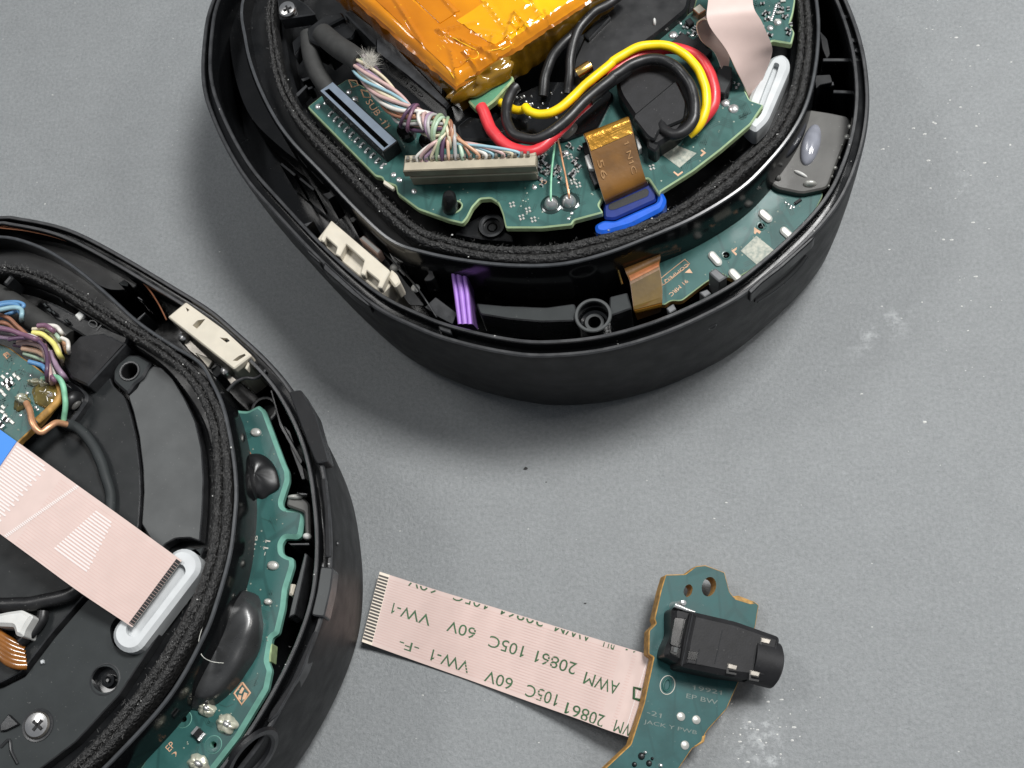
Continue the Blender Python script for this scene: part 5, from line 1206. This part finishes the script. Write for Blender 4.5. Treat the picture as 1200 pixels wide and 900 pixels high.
    plate('clip_block', P('a', 555, 405, 580, 392, 605, 405, 600, 425, 565, 418), 17.4, 3, ['plate_mid', 'gloss_black'], R, r=1.5)
    crumbs = []
    for k in range(150):
        x, y = random.uniform(0, 400), random.uniform(260, 900); l, nn = hit(bv, x, y)
        if l and l.z > 9 and nn.z > .5: crumbs.append((l, random.choice((.05, .08, .12))))
    crumb_mesh(crumbs, R)
    return R
cup_two()
# ------------------------------------------------------------------ loose jack board with its ribbon
def jack_board():
    mat('print_dull', (.13, .165, .15), .5)
    mat('board_jack', (.018, .075, .075), traces=(300, (.012, .050, .050), .4), specks=.12, rough=.42, var=.15, vscale=420, spec=.3, bump=.12, bscale=1500, rvar=.06)
    base = W(770, 770, 6.0)
    a = math.radians(21); side = Vector((.98, -.19, 0)).normalized()
    N = (Vector((0, 0, 1))*math.cos(a)+side*math.sin(a)).normalized()
    pl = (base, N)
    loc = W(800, 790, 0)
    R = root('jack_circuit_board', 'loose green circuit board with a black headphone jack and printed pink ribbon', 'circuit board', (loc.x, loc.y, 0))
    def PT(x, y, h=0): return WP(x, y, base+N*h, N)
    def H(*xy): return P('h', *xy)
    def pl8(name, px, h, th, m, parent, r=0, holes=(), ch=.1, rim=None):
        px = fillet(px, r) if r else px
        return plate3(name, [PT(x, y, h) for x, y in px], N, th, m, parent, [[PT(x, y, h) for x, y in hh] for hh in holes], ch, None, rim)
    out = H(432, 84, 515, 82, 560, 48, 600, 44, 682, 74, 702, 155, 722, 180, 805, 196, 826, 212, 812, 300, 780, 450, 722, 580, 690, 652, 612, 738, 598, 760, 588, 795, 545, 818, 490, 900)+[(782, 925), (748, 948), (705, 950), (690, 925)]
    out += H(180, 898, 285, 800, 340, 630, 382, 432, 360, 420, 362, 320, 392, 290, 385, 270, 412, 150)
    holes = [fillet(H(505, 160, 515, 132, 535, 122, 548, 140, 540, 170, 520, 182), 4), [(660+x/3.6, 650+y/3.6) for x, y in circ(615, 135, 30, 18, 42, .25)]]
    bd = pl8('board', out, 0, 1.7, ['board_jack', 'board_edge_tan'], R, 1.5, holes, .10, 'board_edge_tan')
    # tan routed tabs
    pl8('break_tab', H(715, 176, 740, 172, 800, 196, 812, 210, 790, 212, 725, 192), .02, 1.3, ['board_edge_tan', 'board_edge_tan'], bd, 1)
    pl8('break_tab', H(585, 762, 602, 760, 596, 790, 560, 812, 550, 806, 580, 785), .02, 1.3, ['board_edge_tan', 'board_edge_tan'], bd, 1)
    pl8('break_tab', H(362, 318, 385, 308, 388, 340, 372, 385, 358, 372), -.5, 1, ['cream_plastic', 'board_edge_tan'], bd, 1)
    # jack: stepped body, barrel, lugs
    body = H(545, 236, 735, 280, 922, 346, 905, 440, 882, 520, 860, 530, 690, 510, 500, 470, 520, 350)
    jk = pl8('jack_body', body, 4.2, 4.1, ['matte_black', 'matte_black'], R, 5, (), .6)
    pl8('jack_step', H(462, 228, 480, 215, 562, 236, 540, 350, 512, 468, 430, 428, 436, 390, 462, 330), 3.0, 2.9, ['matte_black', 'satin_black'], jk, 4, (), .5)
    pl8('jack_groove', H(470, 262, 540, 275, 515, 400, 450, 380), 3.06, .2, ['gloss_black', 'gloss_black'], jk, 3, (), .05)
    c0, c1 = PT(*H(780, 440)[0], 2.2), PT(*H(872, 464)[0], 2.2); ax = (c1-c0).normalized()
    rr = 2.55
    pth = [c0, c1, c1+ax*.25, c1+ax*.3]
    tube('jack_barrel', [c0, c0.lerp(c1, .5), c1+ax*.45, c1+ax*.75], [rr*1.0, rr*1.0, rr*1.0, rr*.82], 'matte_black', jk, 36, ang=40)
    # seams and contact lugs
    for x0, y0, x1, y1 in ((548, 240, 500, 470), (672, 320, 640, 460), (905, 350, 880, 470), (575, 400, 560, 460)):
        p, q = PT(*H(x0, y0)[0], 4.23), PT(*H(x1, y1)[0], 4.23); tube('jack_seam', [p, q], .045, 'edge_black', jk, 5)
    for x, y in ((856, 362), (716, 472), (811, 500)):
        pl8('jack_lug', H(x-20, y-16, x+22, y-6, x+16, y+18, x-24, y+8), 4.32, .5, ['dull_steel', 'dull_steel'], jk, .8, (), .12)
        pl8('lug_recess', H(x-26, y-8, x-20, y-8, x-18, y+22, x+16, y+28, x+14, y+36, x-28, y+28), 4.25, .1, ['hole_black', 'hole_black'], jk, .5, (), 0)
    p0 = PT(*H(468, 218)[0], .8)
    lathe('solder_joint', PT(*H(468, 220)[0], 0), [(.6, 0), (.5, .5), (.35, 2.9), (.3, 3.2), (0, 3.3)], 'solder', bd, 14, nrm=N)
    tube('contact_pin', [PT(*H(470, 212)[0], 3.1), PT(*H(520, 232)[0], 3.2), PT(*H(555, 243)[0], 3.25)], [.3, .22, .14], 'solder', jk, 8)
    pl8('contact_window', H(455, 385, 492, 395, 485, 430, 450, 415), 3.08, .15, ['gloss_black', 'gloss_black'], jk, .5, (), .04)
    pl8('contact_window', H(530, 405, 572, 412, 562, 450, 522, 440), 4.23, .1, ['gloss_black', 'gloss_black'], jk, .5, (), .03)
    pl8('contact_chip', H(468, 388, 486, 392, 480, 415, 464, 410), 3.16, .1, ['plate_grey', 'plate_grey'], jk, .5, (), .03)
    # pads, holes, print
    for x, y in ((496, 683), (561, 697), (513, 804)):
        lathe('solder_pad', PT(*H(x, y)[0], 0), [(.50, 0), (.47, .10), (.3, .2), (0, .24)], 'pad_tin', bd, 18, nrm=N)
    q = [PT(*p, .03) for p in [(660+x/3.6, 650+y/3.6) for x, y in circ(440, 550, 31, 24, 40, .2)]]; tube('printed_ring', q+[q[0]], .05, 'print_pale', bd, 5)
    q = [PT(*p, .03) for p in [(660+x/3.6, 650+y/3.6) for x, y in circ(438, 550, 15, 18, 26, .2)]]; tube('printed_ring', q+[q[0]], .14, 'board_green', bd, 6)
    dd = bd
    def txt(s, x0, y0, x1, y1, h, m='print_dull'):
        text('printed_text', s, H(x0, y0)[0], H(x1, y1)[0], h, 0, m, bd, plane=pl, lift=.03)
    txt('EP BW', 518, 604, 650, 634, 5.2); txt('19921', 545, 568, 668, 592, 5); txt('-21', 352, 672, 412, 690, 5.4); txt('JACK Y PWB', 338, 716, 562, 764, 5.8)
    for x, y, r_ in ((330, 850, 14), (362, 880, 12), (300, 885, 10), (345, 835, 7), (410, 890, 9), (375, 860, 6)):
        c_ = PT(*H(x, y)[0], 0); lathe('solder_spatter', c_, [(r_/34, 0), (r_/40, .2), (r_/70, .36), (0, .4)], 'solder' if r_ % 2 else 'silicone_black', bd, 9, nrm=N)
    # --- ribbon
    rows = []
    for (xl, yl), (xr, yr), z in (((445, 670), (424, 752), 1.5), ((470, 678), (449, 761), 1.0), ((520, 694), (498, 778.5), .45), ((580, 712), (556, 799), .4), ((640, 730.5), (614, 820), 1.1), ((700, 749), (673, 841), 2.6), ((745, 762.5), (716, 857), 3.9), ((776, 772), (747, 867), 4.35)):
        rows.append((W(xl, yl, z), W(xr, yr, z)))
    rb, S = ribbon('pink_ribbon', rows, R, .16, 'ribbon_pink', 'ribbon_back', 8, 11)
    for k in range(21):                       # bare contacts at the free end
        v = .03+.94*(k+.5)/21
        on_ribbon('contact', S, .002, .082, v-.0135, v+.0135, 'contact_brown', rb, .05, 2)
    on_ribbon('contact_bed', S, .0, .084, .0, 1.0, 'ribbon_bed', rb, .022, 3)
    for k in range(25):
        v = .03+.94*(k+1)/26
        on_ribbon('pressed_groove', S, .08, .93, v-.004, v+.004, 'ribbon_groove', rb, .010, 12)
    on_ribbon('pale_cross_line', S, .915, .918, 0, 1, 'ribbon_line', rb, .03, 1)  # thin pale line across the cable near the board
    # printing, read from the other side: rows run from the board towards the free end
    W0 = (S(0, .5)-S(1, .5)).length; WD = (S(.5, 0)-S(.5, 1)).length
    def clip_to(V, F, lo, hi):
        bm = bmesh.new(); vs = [bm.verts.new((x, y, 0)) for x, y in V]
        for f in F:
            try: bm.faces.new([vs[i] for i in f])
            except ValueError: pass
        for co, no in (((0, lo, 0), (0, -1, 0)), ((0, hi, 0), (0, 1, 0)), ((.02, 0, 0), (-1, 0, 0)), ((.985, 0, 0), (1, 0, 0))):
            bmesh.ops.bisect_plane(bm, geom=bm.verts[:]+bm.edges[:]+bm.faces[:], plane_co=co, plane_no=no, clear_outer=True)
        bmesh.ops.triangulate(bm, faces=bm.faces[:])
        bm.verts.ensure_lookup_table(); bm.verts.index_update()
        r = [(v.co.x, v.co.y) for v in bm.verts], [tuple(v.index for v in f.verts) for f in bm.faces]; bm.free(); return r
    def word(s, u0, u1, v0, h, m='print_green'):
        """s printed upside down: starts at u0 (towards the board), ends at u1; its base at v0, top towards larger v"""
        V, F = text_polys(s)
        q = [(u0+(u1-u0)*x, v0+h*y) for x, y in V]; q, F = clip_to(q, F, .012, .988)
        if F: mesh('printed_text', [S(x, y, .035) for x, y in q], F, m, rb, sm=False)
    # positions from the photo: u along the cable, v across it
    def uv(x, y):
        best = None
        for i in range(0, 401):
            u = i/400; A_, B_ = S(u, 0), S(u, 1)
            for j in range(-6, 47):
                v = j/40; p = A_.lerp(B_, v); c_ = RCAM.transposed() @ (p-Vector((0, 0, CAMH))); sx, sy = CX+FPX*c_.x/-c_.z, CY-FPX*c_.y/-c_.z
                d = (sx-x)**2+(sy-y)**2
                if best is None or d < best[0]: best = (d, u, v)
        return best[1], best[2]
    def gword(s, x0, y0, x1, y1, h):           # crop g: base-start and base-end of the word (its base is the upper side in the photo)
        u0, v0 = uv(*P('g', x0, y0)[0]); u1, v1 = uv(*P('g', x1, y1)[0]); word(s, u0, u1, (v0+v1)/2, h)
    def hword(s, x0, y0, x1, y1, h):
        u0, v0 = uv(*H(x0, y0)[0]); u1, v1 = uv(*H(x1, y1)[0]); word(s, u0, u1, (v0+v1)/2, h)
    hh = .150
    gword('VW-1', 388, 240, 205, 192, hh); gword('60V', 600, 300, 462, 272, hh); gword('105C', 828, 385, 662, 340, hh); gword('20861', 1070, 470, 880, 410, hh); hword('AWM', 240, 540, 100, 490, hh)
    gword('-F-', 328, 384, 238, 356, hh*.8); gword('VW-1', 566, 458, 390, 408, hh); gword('60V', 772, 540, 640, 500, hh); gword('105C', 985, 615, 835, 570, hh); hword('20861', 178, 680, 20, 620, hh); hword('AWM', 365, 735, 222, 705, hh)
    for w_, a_, b_ in (('60V', (412, 125), (278, 80)), ('105C', (645, 205), (485, 150)), ('20861', (908, 290), (710, 225)), ('AWM', (1130, 370), (960, 310))):
        word(w_, uv(*P('g', *a_)[0])[0], uv(*P('g', *b_)[0])[0], -.085, hh)
    word('RU', uv(*H(212, 400)[0])[0], uv(*H(165, 390)[0])[0], -.08, hh); word('141', uv(*H(350, 450)[0])[0], uv(*H(255, 425)[0])[0], -.12, hh)
    p = [S(*uv(*H(x, y)[0]), .06) for x, y in ((330, 568), (300, 562), (298, 610), (322, 618))]
    tube('printed_hook', p, .16, 'print_green', rb, 5)
    return R
mat('ribbon_bed', (.72, .63, .52), .4)
jack_board()

# ------------------------------------------------------------------ dust lying on the bench
def dust():
    rnd = random.Random(21); V, F = [], []
    marks = [(616, 549, .35), (1113, 209, .5), (1128, 190, .25), (665, 340, .0), (20, 688, 0)]
    spots = [(rnd.uniform(0, 1250), rnd.uniform(-20, 920), rnd.choice((.03, .04, .05, .07, .1))) for k in range(150)]+[(rnd.gauss(1115, 40), rnd.gauss(150, 140), rnd.choice((.05, .07, .10, .17))) for k in range(70)]+[(rnd.gauss(880, 40), rnd.gauss(870, 25), rnd.choice((.06, .09, .14))) for k in range(50)]
    for x, y, r in spots:
        c = W(x, y, .0); n = 5; k = len(V); a0 = rnd.random()*6; st = rnd.uniform(1, 2.2)
        for i in range(n): a = a0+6.283*i/n; V.append(c+Vector((math.cos(a)*r*st*rnd.uniform(.6, 1.1), math.sin(a)*r*rnd.uniform(.6, 1.1), .01)))
        V.append(c+Vector((0, 0, r*.7))); F += [(k+i, k+(i+1) % n, k+n) for i in range(n)]
    o = mesh('dust_specks', V, F, 'dust', None, sm=False); o['kind'] = 'stuff'; o['label'] = 'pale dust specks strewn over the grey bench mat'; o['category'] = 'dust'
    V, F = [], []
    for x, y, r in ((616, 549, .28), (686, 707, .16), (640, 565, .10)):
        c = W(x, y, 0); n = 7; k = len(V)
        for i in range(n): a = 6.283*i/n; V.append(c+Vector((math.cos(a)*r*1.3*rnd.uniform(.5, 1.1), math.sin(a)*r*.8*rnd.uniform(.5, 1.1), .01)))
        V.append(c+Vector((0, 0, r*.5))); F += [(k+i, k+(i+1) % n, k+n) for i in range(n)]
    o = mesh('dark_crumbs', V, F, 'dust_dark', None, sm=False); o['kind'] = 'stuff'; o['label'] = 'few dark crumbs on the grey bench mat'; o['category'] = 'dust'
dust()
